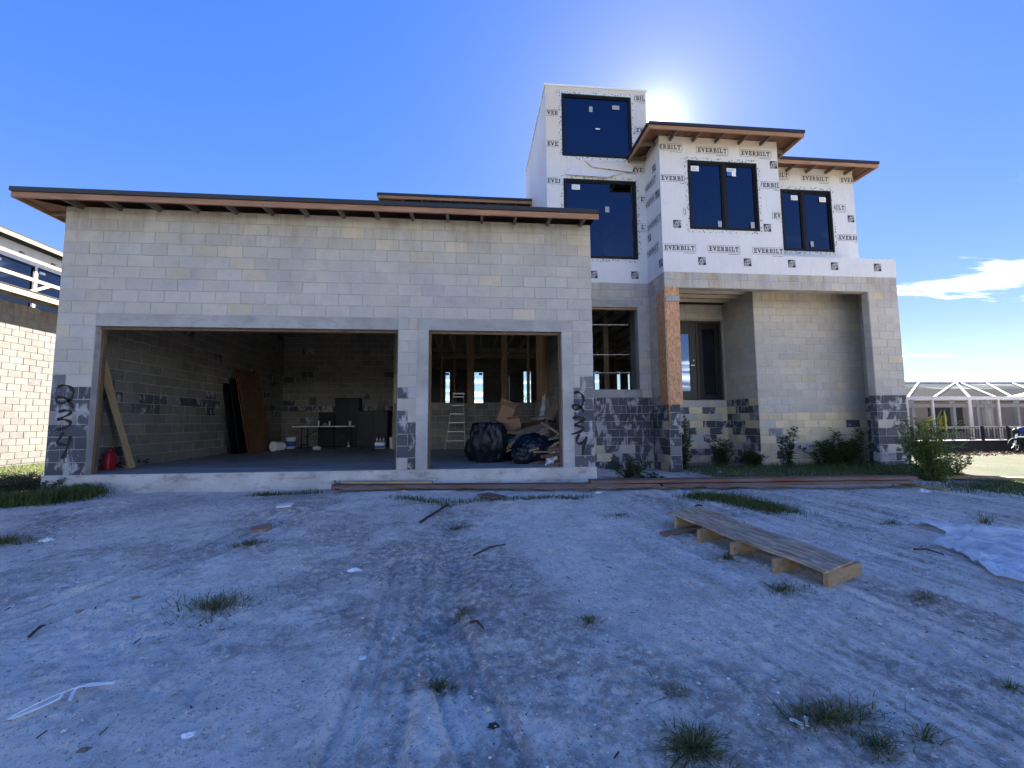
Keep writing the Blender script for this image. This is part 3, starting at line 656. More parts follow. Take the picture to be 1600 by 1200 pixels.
# OSB cladding on the portal post
mb = MB(); mb.box(XS-.0, 11.81, YP-.032, YP-.012, 1.20, 3.70); o = mb.build('osb_panel', MAT['osb'], HOUSE, label='reddish OSB strip cladding the portal post')
mb = MB(); mb.box(XS-.0, 11.81, YP-.030, YP-.012, 3.84, 4.075); mb.build('osb_panel', MAT['osb'], HOUSE)
mb = MB(); mb.box(XS-.03, XS-.012, YP-.032, YP+.42, 1.2, 4.0); mb.build('osb_panel', MAT['osb'], HOUSE)
mb = MB(); mb.box(XS+.0, 11.82, YP-.05, YP-.012, 3.705, 3.835); mb.build('post_cap', MAT['lintel'], HOUSE)
mb = MB(); mb.box(XS-.028, XS+.01, YP-.05, YP-.013, .66, 1.195); mb.build('cleat', MAT['pine'], HOUSE)

# rear wall with window openings, interior shell
FARW = [(4.91, 5.73, 1.75, 3.46), (6.09, 6.58, 1.75, 3.46), (6.91, 7.45, 1.75, 3.47), (9.49, 9.97, 1.75, 3.55), (13.31, 13.66, 1.6, 3.54), (14.54, 14.82, 1.6, 3.54), (15.14, 15.35, 1.6, 3.54)]
solid_wall('rear_wall', 'Y', 15.0, .2, 4.4, XE, -.8, H22+.28, FARW)
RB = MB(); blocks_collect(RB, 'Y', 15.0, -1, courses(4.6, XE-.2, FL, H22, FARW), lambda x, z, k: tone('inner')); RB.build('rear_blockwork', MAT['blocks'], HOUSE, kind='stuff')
solid_wall('main_side_wall', 'X', 4.4, .2, 8.5, 15.0, 0, H22+.28)
for i, (a, b, z0, z1) in enumerate(FARW):
    fr = MB(); fr.box(a, a+.05, 15.05, 15.12, z0, z1); fr.box(b-.05, b, 15.05, 15.12, z0, z1); fr.box(a+.05, b-.05, 15.05, 15.12, z1-.05, z1); fr.box(a+.05, b-.05, 15.05, 15.12, z0, z0+.05)
    w_ = fr.build('rear_window', MAT['frame'], HOUSE); fr = MB(); fr.add([(a+.05, 15.08, z0+.05), (b-.05, 15.08, z0+.05), (b-.05, 15.08, z1-.05), (a+.05, 15.08, z1-.05)], [(0, 1, 2, 3)]); fr.build('pane', MAT['reargl'], w_)
    fr = MB(); fr.box(b-.26, b-.08, 15.072, 15.076, z1-.20, z1-.08); fr.build('sticker', MAT['inkg'], w_)
mb = MB(); mb.box(4.42, XE-.02, 6.05, 15.1, H22+.24, H22+.32); mb.box(9.0, XE-.02, 3.3, 6.05, H22+.24, H22+.32); mb.box(XS+.03, XE-.02, YP+.03, 3.3, H22+.24, H22+.32); mb.build('upper_floor_deck', MAT['greyply'], HOUSE)
# ceiling joists of the main floor
for x in np.arange(4.75, 17.4, .61):
    y0 = 6.1 if x < 9 else (3.5 if x < 11.4 else 5.0)
    mb = MB(); mb.box(x-.02, x+.02, y0, 14.95, 4.10, 4.33); mb.build('ceiling_joist', MAT['joist'], HOUSE)
for y in (13.2,): mb = MB(); mb.box(4.62, 17.4, y-.09, y+.09, 3.90, 4.095); mb.build('ceiling_beam', MAT['pine0'], HOUSE)
# posts on the stem wall and stud walls
for x, w, y in ((6.76, .20, 6.1), (7.83, .18, 6.1), (4.47, .12, 6.1), (8.60, .09, 6.1), (6.2, .05, 7.8), (5.75, .05, 7.8)):
    mb = MB(); mb.box(x-w/2, x+w/2, y-.07, y+.07, FL+.001, 4.10); mb.build('wood_post', MAT['pine'], HOUSE, bevel=.004)
for y in (3.56, 3.72, 4.1, 4.5, 5.1, 5.7):
    mb = MB(); mb.box(8.80, 8.93, y-.02, y+.02, FL+.05, 4.10); mb.build('stud', MAT['pine'], HOUSE)
mb = MB(); mb.box(8.80, 8.93, YR+.22, 6.15, FL+.005, FL+.048); mb.build('sole_plate', MAT['pine0'], HOUSE)
for x in (7.98, 8.05, 9.6, 10.0, 12.0, 12.6): mb = MB(); mb.box(x-.02, x+.02, 9.4, 9.5, FL, 4.1); mb.build('stud', MAT['pine'], HOUSE)
mb = MB(); mb.box(10.15, 10.6, 9.3, 9.42, FL, 4.1); mb.build('partition_panel', MAT['drywall'], HOUSE)
# rods across the recess window
for z in (1.62+.45, 2.55, 3.35): mb = MB(); mb.tube([(9.76, YR+.12, z+.5*0), (10.95, YR+.16, z+.02)], .010, 6); mb.build('window_rod', MAT['alu'], HOUSE)
mb = MB(); mb.box(10.85, 11.0, 5.3, 5.4, FL, 4.1); mb.build('wood_post', MAT['pine'], HOUSE)
# ------------------------------------------------------------------ wrapped upper floors
TT = 9.885; WT = 7.96
WINA = (9.20, 11.14, 7.91, 9.69); WINB = (9.22, 11.21, 5.10, 7.275); WIN1 = (12.18, 14.02, 5.555, 7.345); WIN2 = (15.37, 16.89, 5.48, 7.256)
def wrapwall(name, axis, pos, th, u0, u1, z0, z1, op=()):
    return wall_geom(MB(), axis, pos, th, u0, u1, z0, z1, op).build(name, MAT['wrap'], HOUSE)
TWF = wrapwall('tower_front_wall', 'Y', YR-.012, .16, 8.77, 11.567, H22-.02, TT, [WINA, WINB])
TWL = wrapwall('tower_side_wall', 'X', 8.77, .16, YR+.148, 7.3, H22+.3, TT)
TWR = wrapwall('tower_far_side_wall', 'X', 11.407, .16, YR+.148, 7.3, WT+.1, TT); TWB = wrapwall('tower_back_wall', 'Y', 7.3, .16, 8.77, 11.567, H22+.3, TT)
mb = MB(); mb.box(8.74, 11.6, YR-.04, 7.49, TT, TT+.05); mb.build('tower_roof', MAT['whitepaint'], HOUSE)
B1F = wrapwall('bay_front_wall', 'Y', YP-.012, .16, XS-.012, XB, 4.93, WT, [WIN1])
B1L = wrapwall('bay_side_wall', 'X', XS-.012, .16, YP+.148, YR-.013, H22-.02, WT); B1R = wrapwall('bay_far_side_wall', 'X', XB-.16, .16, YP+.148, 6.0, 4.80, WT)
PAR = wrapwall('parapet_wall', 'Y', YP-.012, .16, XS-.012, XE+.012, H22-.02, 4.93)
PAR2 = wrapwall('parapet_side_wall', 'X', XE-.148, .16, YP+.148, YR-.013, H22-.02, 4.93)
mb = MB(); mb.box(XB+.005, XE-.15, YP+.15, YR-.02, 4.72, 4.76); mb.build('balcony_floor', MAT['greyply'], HOUSE)
B2F = wrapwall('wing_front_wall', 'Y', YR-.012, .16, XB+.005, XE-.08, 4.78, WT-.06, [WIN2]); B2R = wrapwall('wing_side_wall', 'X', XE-.24, .16, YR+.148, 14.8, H22+.3, WT-.06)
MF = wrapwall('upper_front_wall', 'Y', 6.5, .16, 4.3, 8.76, H22+.3, 8.05); ML = wrapwall('upper_side_wall', 'X', 4.3, .16, 6.66, 14.8, H22+.3, 8.05); MBk = wrapwall('upper_back_wall', 'Y', 14.8, .16, 4.3, XE-.08, H22+.3, 8.0)
for a, b, y in ((8.95, 11.4, 7.0), (11.7, 17.3, 8.0)):
    mb = MB(); mb.box(a, b, y, y+.06, H22+.33, 7.9); mb.build('inner_partition', MAT['drywall'], HOUSE)
mb = MB()
for k in range(6): mb.beam((9.0+.45*k, 4.2, 6.6), (9.2+.45*k, 6.9, 7.2), .05, .12)
mb.beam((9.0, 5.6, 5.0), (11.3, 5.9, 7.4), .08, .10); mb.beam((11.0, 4.6, 4.9), (10.2, 4.8, 7.2), .06, .10); mb.build('tower_framing', MAT['joist'], HOUSE)

# printed wrap: slab-serif words in a thin frame, square logos
GL = {
 'E': ([(0,0,5,1.1),(0,5.9,5,7),(1,0,2.4,7),(1,3,3.7,4),(4,.8,5,2.2),(4,4.8,5,6.2),(3.1,2.5,3.8,4.5)], []),
 'V': ([(-.4,6.1,2.2,7),(3.4,6.1,5.8,7)], [[(.4,6.4),(2,6.4),(3.4,1.2),(2.3,0)],[(3.9,6.4),(5,6.4),(3.4,0),(2.3,0)]]),
 'R': ([(0,0,3,.9),(0,6.1,4,7),(1,0,2.4,7),(1,3,4,3.9),(3.5,3.5,4.9,6.5),(4,0,5.8,.9)], [[(2.4,3.2),(3.8,3.2),(5.2,.4),(3.8,.4)]]),
 'B': ([(0,0,4.2,1),(0,6,4,7),(1,0,2.4,7),(1,3.1,4.2,4.1),(3.6,3.8,4.9,6.5),(3.8,.5,5.2,3.4)], []),
 'I': ([(0,0,3.2,1),(0,6,3.2,7),(.9,0,2.3,7)], []),
 'L': ([(0,0,5,1.1),(0,6,3.2,7),(.9,0,2.3,7),(4,.8,5,2.6)], []),
 'T': ([(0,5.9,5.4,7),(2,0,3.4,7),(1.1,0,4.3,1),(0,4.6,1,6.2),(4.4,4.6,5.4,6.2)], [])}
WID = dict(E=5, V=5.4, R=5.7, B=5.2, I=3.2, L=5, T=5.4)
def word_mesh(word, h, frame=True, u_lo=None, u_hi=None, eps=.0):
    """letters in the XZ plane facing -Y, origin at the left bottom of the frame; clipped to [u_lo,u_hi]"""
    s = h/7.0; total = sum(WID[c]+.9 for c in word)-.9; px, pz = 2.2, 2.0; w = (total+2*px)*s; hh = (7+2*pz)*s; parts = []
    x = px
    lay = 0
    for c in word:
        rs, ps = GL[c]
        for r in rs: parts.append(([(r[0]+x, r[1]+pz), (r[2]+x, r[1]+pz), (r[2]+x, r[3]+pz), (r[0]+x, r[3]+pz)], lay)); lay += 1
        for p in ps: parts.append(([(a+x, b+pz) for a, b in p][::-1], lay)); lay += 1
        x += WID[c]+.9
    W_, H_ = w/s, hh/s; t = .42
    if frame:
        for r in ((0,0,W_,t),(0,H_-t,W_,H_),(0,t,t,H_-t),(W_-t,t,W_,H_-t)): parts.append(([(r[0],r[1]),(r[2],r[1]),(r[2],r[3]),(r[0],r[3])], 0))
        parts.append(([(W_*.62, -2.5), (W_*.98, -2.5), (W_*.98, -1.9), (W_*.62, -1.9)], 0))
    mb = MB()
    for p, l in parts:
        q = [(a*s, b*s) for a, b in p]
        if u_lo is not None or u_hi is not None:
            lo = -9 if u_lo is None else u_lo; hi = 99 if u_hi is None else u_hi
            if max(a for a, b in q) <= lo or min(a for a, b in q) >= hi: continue
            q = [(min(max(a, lo), hi), b) for a, b in q]
        y = -.0002*(l % 9)
        mb.add([(a, y, b) for a, b in q], [(0, 1, 2, 3)])
    return mb, w, hh
WH = .117
_m, WW, WHH = word_mesh('EVERBILT', WH); WORD = _m.mesh('wrap_print', MAT['ink'])
def text_mesh(s, size, mat):
    cu = bpy.data.curves.new('t', 'FONT'); cu.body = s; cu.size = size; cu.align_x = 'CENTER'; cu.align_y = 'CENTER'; cu.resolution_u = 2; cu.offset = .0
    o = bpy.data.objects.new('t', cu); COL.objects.link(o); dg = bpy.context.evaluated_depsgraph_get(); me = bpy.data.meshes.new_from_object(o.evaluated_get(dg))
    V = [tuple(v.co) for v in me.vertices]; F = [tuple(p.vertices) for p in me.polygons]; bpy.data.objects.remove(o); bpy.data.curves.remove(cu); bpy.data.meshes.remove(me); return V, F
def logo_mesh(size):
    me = bpy.data.meshes.new('wrap_logo'); h = size/2; V = [(-h, 0, -h), (h, 0, -h), (h, 0, h), (-h, 0, h)]; F = [(0, 1, 2, 3)]; mi = [0]
    a = R_(38); ca, sa = math.cos(a), math.sin(a)
    for txt, off, sz in (('THE', .25, .24), ('HOME', .03, .40), ('DEPOT', -.26, .36)):
        v, f = text_mesh(txt, size*sz*1.15, None); o = len(V)
        for x, y, z in v:
            y += off*size; X, Z = x*ca-y*sa, x*sa+y*ca
            V.append((max(-h*.98, min(h*.98, X)), -.0012, max(-h*.98, min(h*.98, Z))))
        F += [tuple(i+o for i in q) for q in f]; mi += [1]*len(f)
    me.from_pydata(V, [], F); me.update(); me.materials.append(MAT['ink']); me.materials.append(MAT['inkw']); me.polygons.foreach_set('material_index', mi); return me
LOGO = logo_mesh(.20)
PR = .0035
def put_print(parent, axis, pos, u, z, me):
    """on a front wall (axis Y, facing -Y) or a left-facing side wall (axis X, facing -X)"""
    if axis == 'Y': o = link('wrap_print', me, parent, loc=(u, pos-PR, z))
    else: o = link('wrap_print', me, parent, loc=(pos-PR, u, z)); o.rotation_euler = (0, 0, -math.pi/2)
    return o
def clear(u, z, w, h, op): return [o for o in op if u < o[1]+.09 and u+w > o[0]-.09 and z < o[3]+.06 and z+h > o[2]-.06]
def word_at(parent, axis, pos, u, z, u0, u1, op=()):
    """word with its left bottom at u,z; clipped to wall and windows. On X walls u runs towards smaller Y"""
    lo, hi = None, None
    if axis == 'Y':
        a, b = u, u+WW
        if a < u0: lo = u0-a
        if b > u1: hi = u1-a
        for o in clear(u, z, WW, WHH, op):
            if o[0]-.09 > a: hi = min(hi if hi is not None else 99, o[0]-.09-a)
            else: lo = max(lo if lo is not None else -99, o[1]+.09-a)
    else:
        a, b = u, u-WW
        if a > u1: lo = a-u1
        if b < u0: hi = a-u0
    if lo is not None and lo > WW-.04 or hi is not None and hi < .04: return
    if lo is not None and hi is not None and hi-lo < .04: return
    me = WORD if lo is None and hi is None else word_mesh('EVERBILT', WH, True, lo, hi)[0].mesh('wrap_print', MAT['ink'])
    put_print(parent, axis, pos, u, z, me)
def logo_at(parent, axis, pos, u, z, op=()):
    if axis == 'Y' and clear(u-.1, z-.1, .2, .2, op): return
    put_print(parent, axis, pos, u, z, LOGO)
def wp(px, Y): p = onY(px[0], px[1], Y); return p[0], p[2]
def wx(px, X): p = onX(px[0], px[1], X); return p[1], p[2]
yf = YP-.012; yr = YR-.012
for px in ((1066,236),(1088,239),(1156,244)): u, z = wp(px, yf); u -= (WW if px[0] == 1066 else 0); word_at(B1F, 'Y', yf, u, z, XS, XB-.01, [WIN1])
for px in ((1031,283),): u, z = wp(px, yf); word_at(B1F, 'Y', yf, u, z, XS, XB-.01, [WIN1])
u, z = wp((1184,294), yf); word_at(B1F, 'Y', yf, u-.10, z, XS, XB-.01, [WIN1])
u, z = wp((1207,342), yf); word_at(B1F, 'Y', yf, u, z, XS, XB-.01, [WIN1]); u, z = wp((1068,336), yf); word_at(B1F, 'Y', yf, u, z, XS, XB-.01, [WIN1])
for px in ((1036,392),(1106,394),(1176,397)):
    u, z = wp(px, yf); word_at(B1F, 'Y', yf, u, max(z, 4.935), XS, XB-.01, [WIN1])
for px in ((1058,350),(1199,356)): u, z = wp(px, yf); logo_at(B1F, 'Y', yf, u, z, [WIN1])
for px in ((1097,408),(1168,410),(1237,412),(1304,416),(1371,418)): u, z = wp(px, yf); logo_at(PAR, 'Y', yf, u, min(z, 4.80), ())
u, z = wp((1213,258), yf); logo_at(B1F, 'Y', yf, XB-.12, z, [WIN1])
for px in ((1233,279),(1252,283),(1312,286)): u, z = wp(px, yr); u -= (WW if px[0] == 1233 else 0); word_at(B2F, 'Y', yr, u, z, XB+.10, XE-.09, [WIN2])
for px in ((1278,328),(1309,376)): u, z = wp(px, yr); word_at(B2F, 'Y', yr, u, z, XB+.16, XE-.09, [WIN2])
for px in ((1305,299),(1328,342)): u, z = wp(px, yr); logo_at(B2F, 'Y', yr, u+.03, z, [WIN2])
tw = [WINA, WINB]
for px, isw in (((868,157),0),((847,180),1),((1003,159),2),((853,229),1),((853,287),1),((992,208),1),((948,268),1),((986,270),1),((999,316),1),((932,413),1),((1002,360),2)):
    u, z = wp(px, yr)
    if isw: word_at(TWF, 'Y', yr, u-(.62 if isw == 2 else 0), z, 8.78, XS-.02 if z < WT else 11.55, tw)
    else: logo_at(TWF, 'Y', yr, u, z, tw)
for px in ((928,429),(992,430),(1003,413)): u, z = wp(px, yr); logo_at(TWF, 'Y', yr, u, z, tw)
for px in ((1011,300),(1008,330),(1018,358),(1012,404)): u, z = wx(px, XS-.012); word_at(B1L, 'X', XS-.012, min(max(u+.25, YP+.5), YR+.1), z, YP, YR-.02)
for px in ((1022,263),(1028,303),(1015,372),(1033,411)): u, z = wx(px, XS-.012); logo_at(B1L, 'X', XS-.012, min(max(u, YP+.12), YR-.12), z)

# windows in the wrap: frame, panes, stickers, flashing tape
def window(name, y, op, mull=None, stickers=(), label=None, deep=.05):
    a, b, c, d = op; y0 = y-.015; t = .05; mb = MB()
    mb.box(a, a+t, y0, y0+.10, c, d); mb.box(b-t, b, y0, y0+.10, c, d); mb.box(a+t, b-t, y0, y0+.10, d-t, d); mb.box(a+t, b-t, y0, y0+.10, c, c+t)
    if mull: mb.box(mull-.045, mull+.045, y0+.003, y0+.097, c+t, d-t)
    w = mb.build(name, MAT['frame'], HOUSE, label=label, bevel=.004)
    spans = [(a+t, b-t)] if not mull else [(a+t, mull-.045), (mull+.045, b-t)]
    for k, (p, q) in enumerate(spans):
        m2 = MB(); i = .03; y1 = y0+.02+.015*k
        m2.box(p+.001, p+i, y1, y1+.06, c+t, d-t); m2.box(q-i, q-.001, y1, y1+.06, c+t, d-t); m2.box(p+i, q-i, y1, y1+.06, d-t-i, d-t-.001); m2.box(p+i, q-i, y1, y1+.06, c+t+.001, c+t+i); m2.build('sash', MAT['frame'], w)
        m2 = MB(); m2.add([(p+i, y1+.03, c+t+i), (q-i, y1+.03, c+t+i), (q-i, y1+.03, d-t-i), (p+i, y1+.03, d-t-i)], [(0, 1, 2, 3)]); m2.build('pane', MAT['glass'], w)
    for (sx, sz, sw, sh, mt) in stickers:
        m2 = MB(); m2.box(sx, sx+sw, y0+.036, y0+.038, sz-sh, sz); m2.build('sticker', MAT[mt], w)
        if mt == 'sticker' and sw > .12:
            m2 = MB()
            for k in range(3): m2.box(sx+.02, sx+sw*(.85-.2*(k % 2)), y0+.0352, y0+.036, sz-sh*(.25+.22*k)-.012, sz-sh*(.25+.22*k))
            m2.build('sticker_print', MAT['inkg'], w)
    tp = MB(); e = .085; yt = y-.0045; tw_ = random.uniform
    tp.box(a-e, a-.002, yt, y-.001, c-e*.8, d+e); tp.box(b+.002, b+e, yt, y-.001, c-e*.8, d+e); tp.box(a-.14, b+.10, yt-.002, y-.0012, d+.004, d+e*1.05); tp.box(a-.05, b+.06, yt-.001, y-.0011, c-e, c-.004)
    tp.build('flashing_tape', MAT['tape'], w)
    return w
window('window', yr, WINA, None, [(9.97, 9.38, .10, .16, 'inkg'), (10.62, 9.45, .20, .12, 'inkg'), (10.14, 8.76, .12, .035, 'sticker')], 'large square window at the top of the tower')
window('window', yr, WINB, None, [(9.45, 7.13, .22, .14, 'sticker'), (10.35, 6.55, .11, .16, 'inkg')], 'tall tower window under the roof eave')
window('window', yf, WIN1, 13.13, [(12.28, 7.22, .21, .14, 'sticker'), (13.23, 7.20, .25, .09, 'sticker'), (13.23, 7.11, .12, .11, 'blue'), (13.36, 7.11, .11, .12, 'sticker'), (12.93, 5.80, .10, .16, 'inkg'), (13.80, 5.80, .10, .16, 'inkg')], 'two-pane window in the projecting bay')
window('window', yr, WIN2, 16.03, [(15.70, 7.10, .20, .14, 'sticker'), (16.55, 7.08, .20, .14, 'sticker'), (16.20, 5.78, .09, .16, 'inkg')], 'two-pane window in the set-back wing')
# torn flaps of wrap
def flap(pts, th=.01): mb = MB(); mb.sheet(*pts, th); return mb.build('torn_wrap_flap', MAT['wrap'], HOUSE)
flap([(9.25, yr-.05, 7.36), (10.4, yr-.09, 7.30), (10.9, yr-.01, 7.52), (9.5, yr-.006, 7.62)]); flap([(10.0, yr-.06, 7.60), (11.1, yr-.05, 7.50), (11.2, yr-.006, 7.80), (9.8, yr-.006, 7.80)])

# front door
def door():
    a, b, c, d = DOOR; y = YD+.03; mb = MB(); t = .05
    mb.box(a, a+t, y, y+.14, c, d); mb.box(b-t, b, y, y+.14, c, d); mb.box(a+t, b-t, y, y+.14, d-t, d); mb.box(a+t, b-t, y, y+.14, c, c+.03)
    mx = 13.56; mb.box(mx-.03, mx+.03, y, y+.14, c+.03, d-t); D = mb.build('front_door', MAT['doorpaint'], HOUSE, label='dark double entry door with a tall glass panel', bevel=.003)
    for k, (p, q, mt, gm) in enumerate(((a+t, mx-.03, 'doorpaint', 'doorglass'), (mx+.03, b-t, 'black', 'glass'))):
        s = .20 if k == 0 else .16; m2 = MB(); y1 = y+.03
        m2.box(p+.003, p+s, y1, y1+.05, c+.035, d-t-.004); m2.box(q-s, q-.003, y1, y1+.05, c+.035, d-t-.004); m2.box(p+s, q-s, y1, y1+.05, d-t-.34+(.15*k), d-t-.004); m2.box(p+s, q-s, y1, y1+.05, c+.035, c+.28-.1*k)
        leaf = m2.build('door_leaf', MAT[mt], D, bevel=.003)
        m2 = MB(); m2.add([(p+s, y1+.025, c+.2), (q-s, y1+.025, c+.2), (q-s, y1+.025, d-.2), (p+s, y1+.025, d-.2)], [(0, 1, 2, 3)]); m2.build('door_pane', MAT[gm], D)
        if k == 0:
            m2 = MB(); m2.lathe([(.028, 0), (.028, .012), (.014, .03), (.012, .05)], (q-.09, y1, c+1.05), 12, (0, -1, 0)); m2.beam((q-.09, y1-.05, c+1.05), (q-.20, y1-.05, c+1.045), .018, .018); m2.build('door_handle', MAT['steel'], D)
            m2 = MB(); m2.lathe([(.026, 0), (.026, .012), (.012, .018)], (q-.09, y1, c+1.20), 12, (0, -1, 0)); m2.build('deadbolt', MAT['steel'], D)
    mb = MB(); mb.box(a-.0, b+.055, YD-.03, YD-.008, d+.0, d+.055); mb.box(b+.0, b+.055, YD-.03, YD-.008, c, d); mb.build('door_buck', MAT['lintel'], D)
door()

# ------------------------------------------------------------------ roofs
def eave_roof(name, x0, x1, y0, y1, zb, ov, sides, rz=.9, wall_top=None, fw=.09, bk=.07, tails=.61, hip=True, wy=None):
    """x0..x1,y0 front eave edge; zb bottom of timber fascia; sides: set of 'L','R' eaves"""
    zt = zb+fw; zz = zt+bk; cx0, cx1 = x0, x1
    ry = (y0+y1)/2; rx0 = x0+min((y1-y0)/2, (x1-x0)*.45) if 'L' in sides else x0; rx1 = x1-min((y1-y0)/2, (x1-x0)*.45) if 'R' in sides else x1
    V = [(x0, y0, zz), (x1, y0, zz), (x1, y1, zz), (x0, y1, zz), (rx0, ry, zz+rz), (rx1, ry, zz+rz)]
    Vb = [(a, b, c-.03) for a, b, c in V]; mb = MB()
    mb.add(V+Vb, [(0,1,5,4),(1,2,5),(2,3,4,5),(3,0,4),(7,6,10,11),(8,7,11),(9,8,11,10),(6,9,10),(0,6,7,1),(1,7,8,2),(2,8,9,3),(3,9,6,0)])
    rf = mb.build(name, MAT['roof'], HOUSE)
    mb = MB(); mb.add([(x0+.03, y0+.03, zt+.03), (x1-.03, y0+.03, zt+.03), (x1-.03, y1, zt+.03), (x0+.03, y1, zt+.03), (rx0, ry, zt+rz), (rx1, ry, zt+rz)], [(1,0,4,5),(2,1,5),(3,2,5,4),(0,3,4)]); mb.build('roof_deck', MAT['soffit'], rf)
    def edge(p, q, n, mat):
        m = MB(); n = np.array(n, float); p, q = np.array(p, float), np.array(q, float); m.beam(p+n*.02+(0, 0, fw/2), q+n*.02+(0, 0, fw/2), .038, fw); m.build('fascia', MAT[mat], rf)
        m = MB(); m.beam(p-n*.012+(0, 0, fw+bk/2), q-n*.012+(0, 0, fw+bk/2), .05, bk); m.build('drip_edge', MAT['drip'], rf)
    edge((x0, y0, zb), (x1, y0, zb), (0, 1, 0), 'fascia')
    if 'L' in sides: edge((x0, y0+.04, zb), (x0, y1, zb), (1, 0, 0), 'fasciay')
    if 'R' in sides: edge((x1, y0+.04, zb), (x1, y1, zb), (-1, 0, 0), 'fasciay')
    xx = x0+ov+.25
    while xx < x1-(ov if 'R' in sides else .1):
        m = MB(); m.beam((xx, y0+.045, zb+fw*.62), (xx, y0+ov+.30, zb+fw*.62+.04), .042, .085); m.build('rafter_tail', MAT['rafter'], rf); xx += tails*random.uniform(.96, 1.04)
    yy = y0+ov+.2
    for sd, xa, s in (('L', x0, 1), ('R', x1, -1)):
        if sd not in sides: continue
        yy = y0+ov+.2
        while yy < y1-.3:
            m = MB(); m.beam((xa+s*.045, yy, zb+fw*.55), (xa+s*(ov+.2), yy, zb+fw*.55+.05), .042, .09); m.build('rafter_tail', MAT['rafter'], rf); yy += tails
    return rf
rf = eave_roof('garage_roof', -.44, 9.03, -.44, 8.9, 4.385, .44, {'L'}, 1.3)
mb = MB(); mb.add([(-.40, -.40, 4.425), (.0, -.02, 4.455), (.0, 8.6, 4.455), (-.40, 8.8, 4.425)], [(0, 1, 2, 3)]); mb.build('eave_soffit', MAT['soffit'], rf)
eave_roof('rear_upper_roof', 3.80, 8.765, 6.0, 15.3, 7.97, .5, {'L'}, .9)
eave_roof('bay_roof', 11.0, 14.98, 1.80, 9.0, 7.79, .5, {'L', 'R'}, .5)
eave_roof('wing_roof', 13.6, 17.93, 2.75, 15.3, 7.72, .5, {'R'}, .9)
mb = MB(); mb.box(8.93, 11.5, 7.46, 15.0, 7.9, 8.0); mb.build('flat_roof', MAT['roof'], HOUSE)
# added cover on posts, out of view, keeping sun out of the back windows
mb = MB(); mb.box(4.3, XE, 15.2, 18.4, 4.30, 4.42); mb.build('added_rear_cover', MAT['roof'], HOUSE)
for x in (4.5, 9.0, 13.4, 17.4): mb = MB(); mb.box(x-.1, x+.1, 18.0, 18.2, -.7, 4.3); mb.build('added_cover_post', MAT['lintel'], HOUSE)
# ------------------------------------------------------------------ neighbour house on the left
NX = -6.8
NB = empty('neighbour_house', (NX, 8.0, -.4), 'neighbouring unfinished block house with sunlit side wall and white wrapped upper floor', 'house')
def ntone(x, z, k): kk = random.uniform(.9, 1.1); return (.155*kk, .145*kk, .13*kk, .1)
mb = MB(); mb.box(NX-.2, NX-.002, -2.0, 16.0, -.6, H22); nw = mb.build('side_wall', MAT['nmortar'], NB)
vis = [r for r in courses(5.2, 9.6, -.35, H22, off=.11)]
for a, b, za, zb, k in vis:
    key = 'full' if b-a > .31 else 'half'; bw_ = MOD if key == 'full' else MOD/2
    o = link('block', random.choice(BLK[key]), nw, loc=(NX, a, za), color=ntone(0, 0, 0)); o.scale = ((b-a)/bw_, 1, (zb-za)/CRS); o.rotation_euler = (0, 0, math.pi/2)
mb = MB(); blocks_collect(mb, 'X', NX-.002, 1, courses(-2, 5.2, -.35, H22, off=.11)+courses(9.6, 16, -.35, H22, off=.11), ntone); mb.build('blockwork', MAT['blocks'], NB, kind='stuff')
mb = MB(); mb.box(NX-8, NX-.2, -2.0, -1.8, -.6, H22); mb.build('front_wall', MAT['mortar'], NB)
mb = MB(); mb.sheet((NX+.52, -2.6, 4.78), (NX+.52, 16.5, 4.78), (NX-2.8, 16.5, 5.35), (NX-2.8, -2.6, 5.35), .03); nr = mb.build('lower_roof', MAT['roof'], NB)
mb = MB(); mb.beam((NX+.5, -2.6, 4.68), (NX+.5, 16.5, 4.68), .04, .15); mb.build('fascia', MAT['pine0'], nr)
for y in np.arange(4.0, 10.5, .61): mb = MB(); mb.beam((NX+.48, y, 4.66), (NX-.1, y, 4.74), .04, .12); mb.build('rafter_tail', MAT['rafter'], nr)
NX2 = -10.0
w2 = [(8.85, 10.4, 4.9, 6.93), (10.5, 12.0, 4.9, 6.93)]
mb = wall_geom(MB(), 'X', NX2-.2, .2, -2.0, 16.0, 4.6, 7.55, w2); nwr = mb.build('upper_wall', MAT['wrap'], NB)
mb = MB(); mb.box(NX2-7, NX2-.25, 2, 15.5, 4.9, 7.5); mb.build('upper_core', MAT['drywall'], NB)
mb = MB(); mb.sheet((NX2+.5, -2.6, 7.68), (NX2+.5, 16.5, 7.68), (NX2-3, 16.5, 8.25), (NX2-3, -2.6, 8.25), .05); nr2 = mb.build('upper_roof', MAT['roof'], NB)
mb = MB(); mb.beam((NX2+.48, -2.6, 7.60), (NX2+.48, 16.5, 7.60), .04, .14); mb.build('fascia', MAT['pine0'], nr2)
for a, b, c, d in w2:
    mb = MB(); x = NX2-.08
    mb.box(x, x+.07, a, a+.06, c, d); mb.box(x, x+.07, b-.06, b, c, d); mb.box(x, x+.07, a+.06, b-.06, c, c+.06); mb.box(x, x+.07, a+.06, b-.06, d-.06, d); w_ = mb.build('window', MAT['frame'], NB)
    mb = MB(); mb.add([(x+.03, a+.06, c+.06), (x+.03, b-.06, c+.06), (x+.03, b-.06, d-.06), (x+.03, a+.06, d-.06)], [(0, 1, 2, 3)]); mb.build('pane', MAT['glass'], w_)
    mb = MB(); mb.box(x+.032, x+.036, a+.12, a+.36, d-.22, d-.12); mb.build('sticker', MAT['sticker'], w_)
for y, z in ((8.4, 7.2), (9.85, 7.2), (11.1, 7.2)):
    o = link('wrap_print', LOGO, nwr, loc=(NX2+.004, y, z)); o.rotation_euler = (0, 0, math.pi/2)
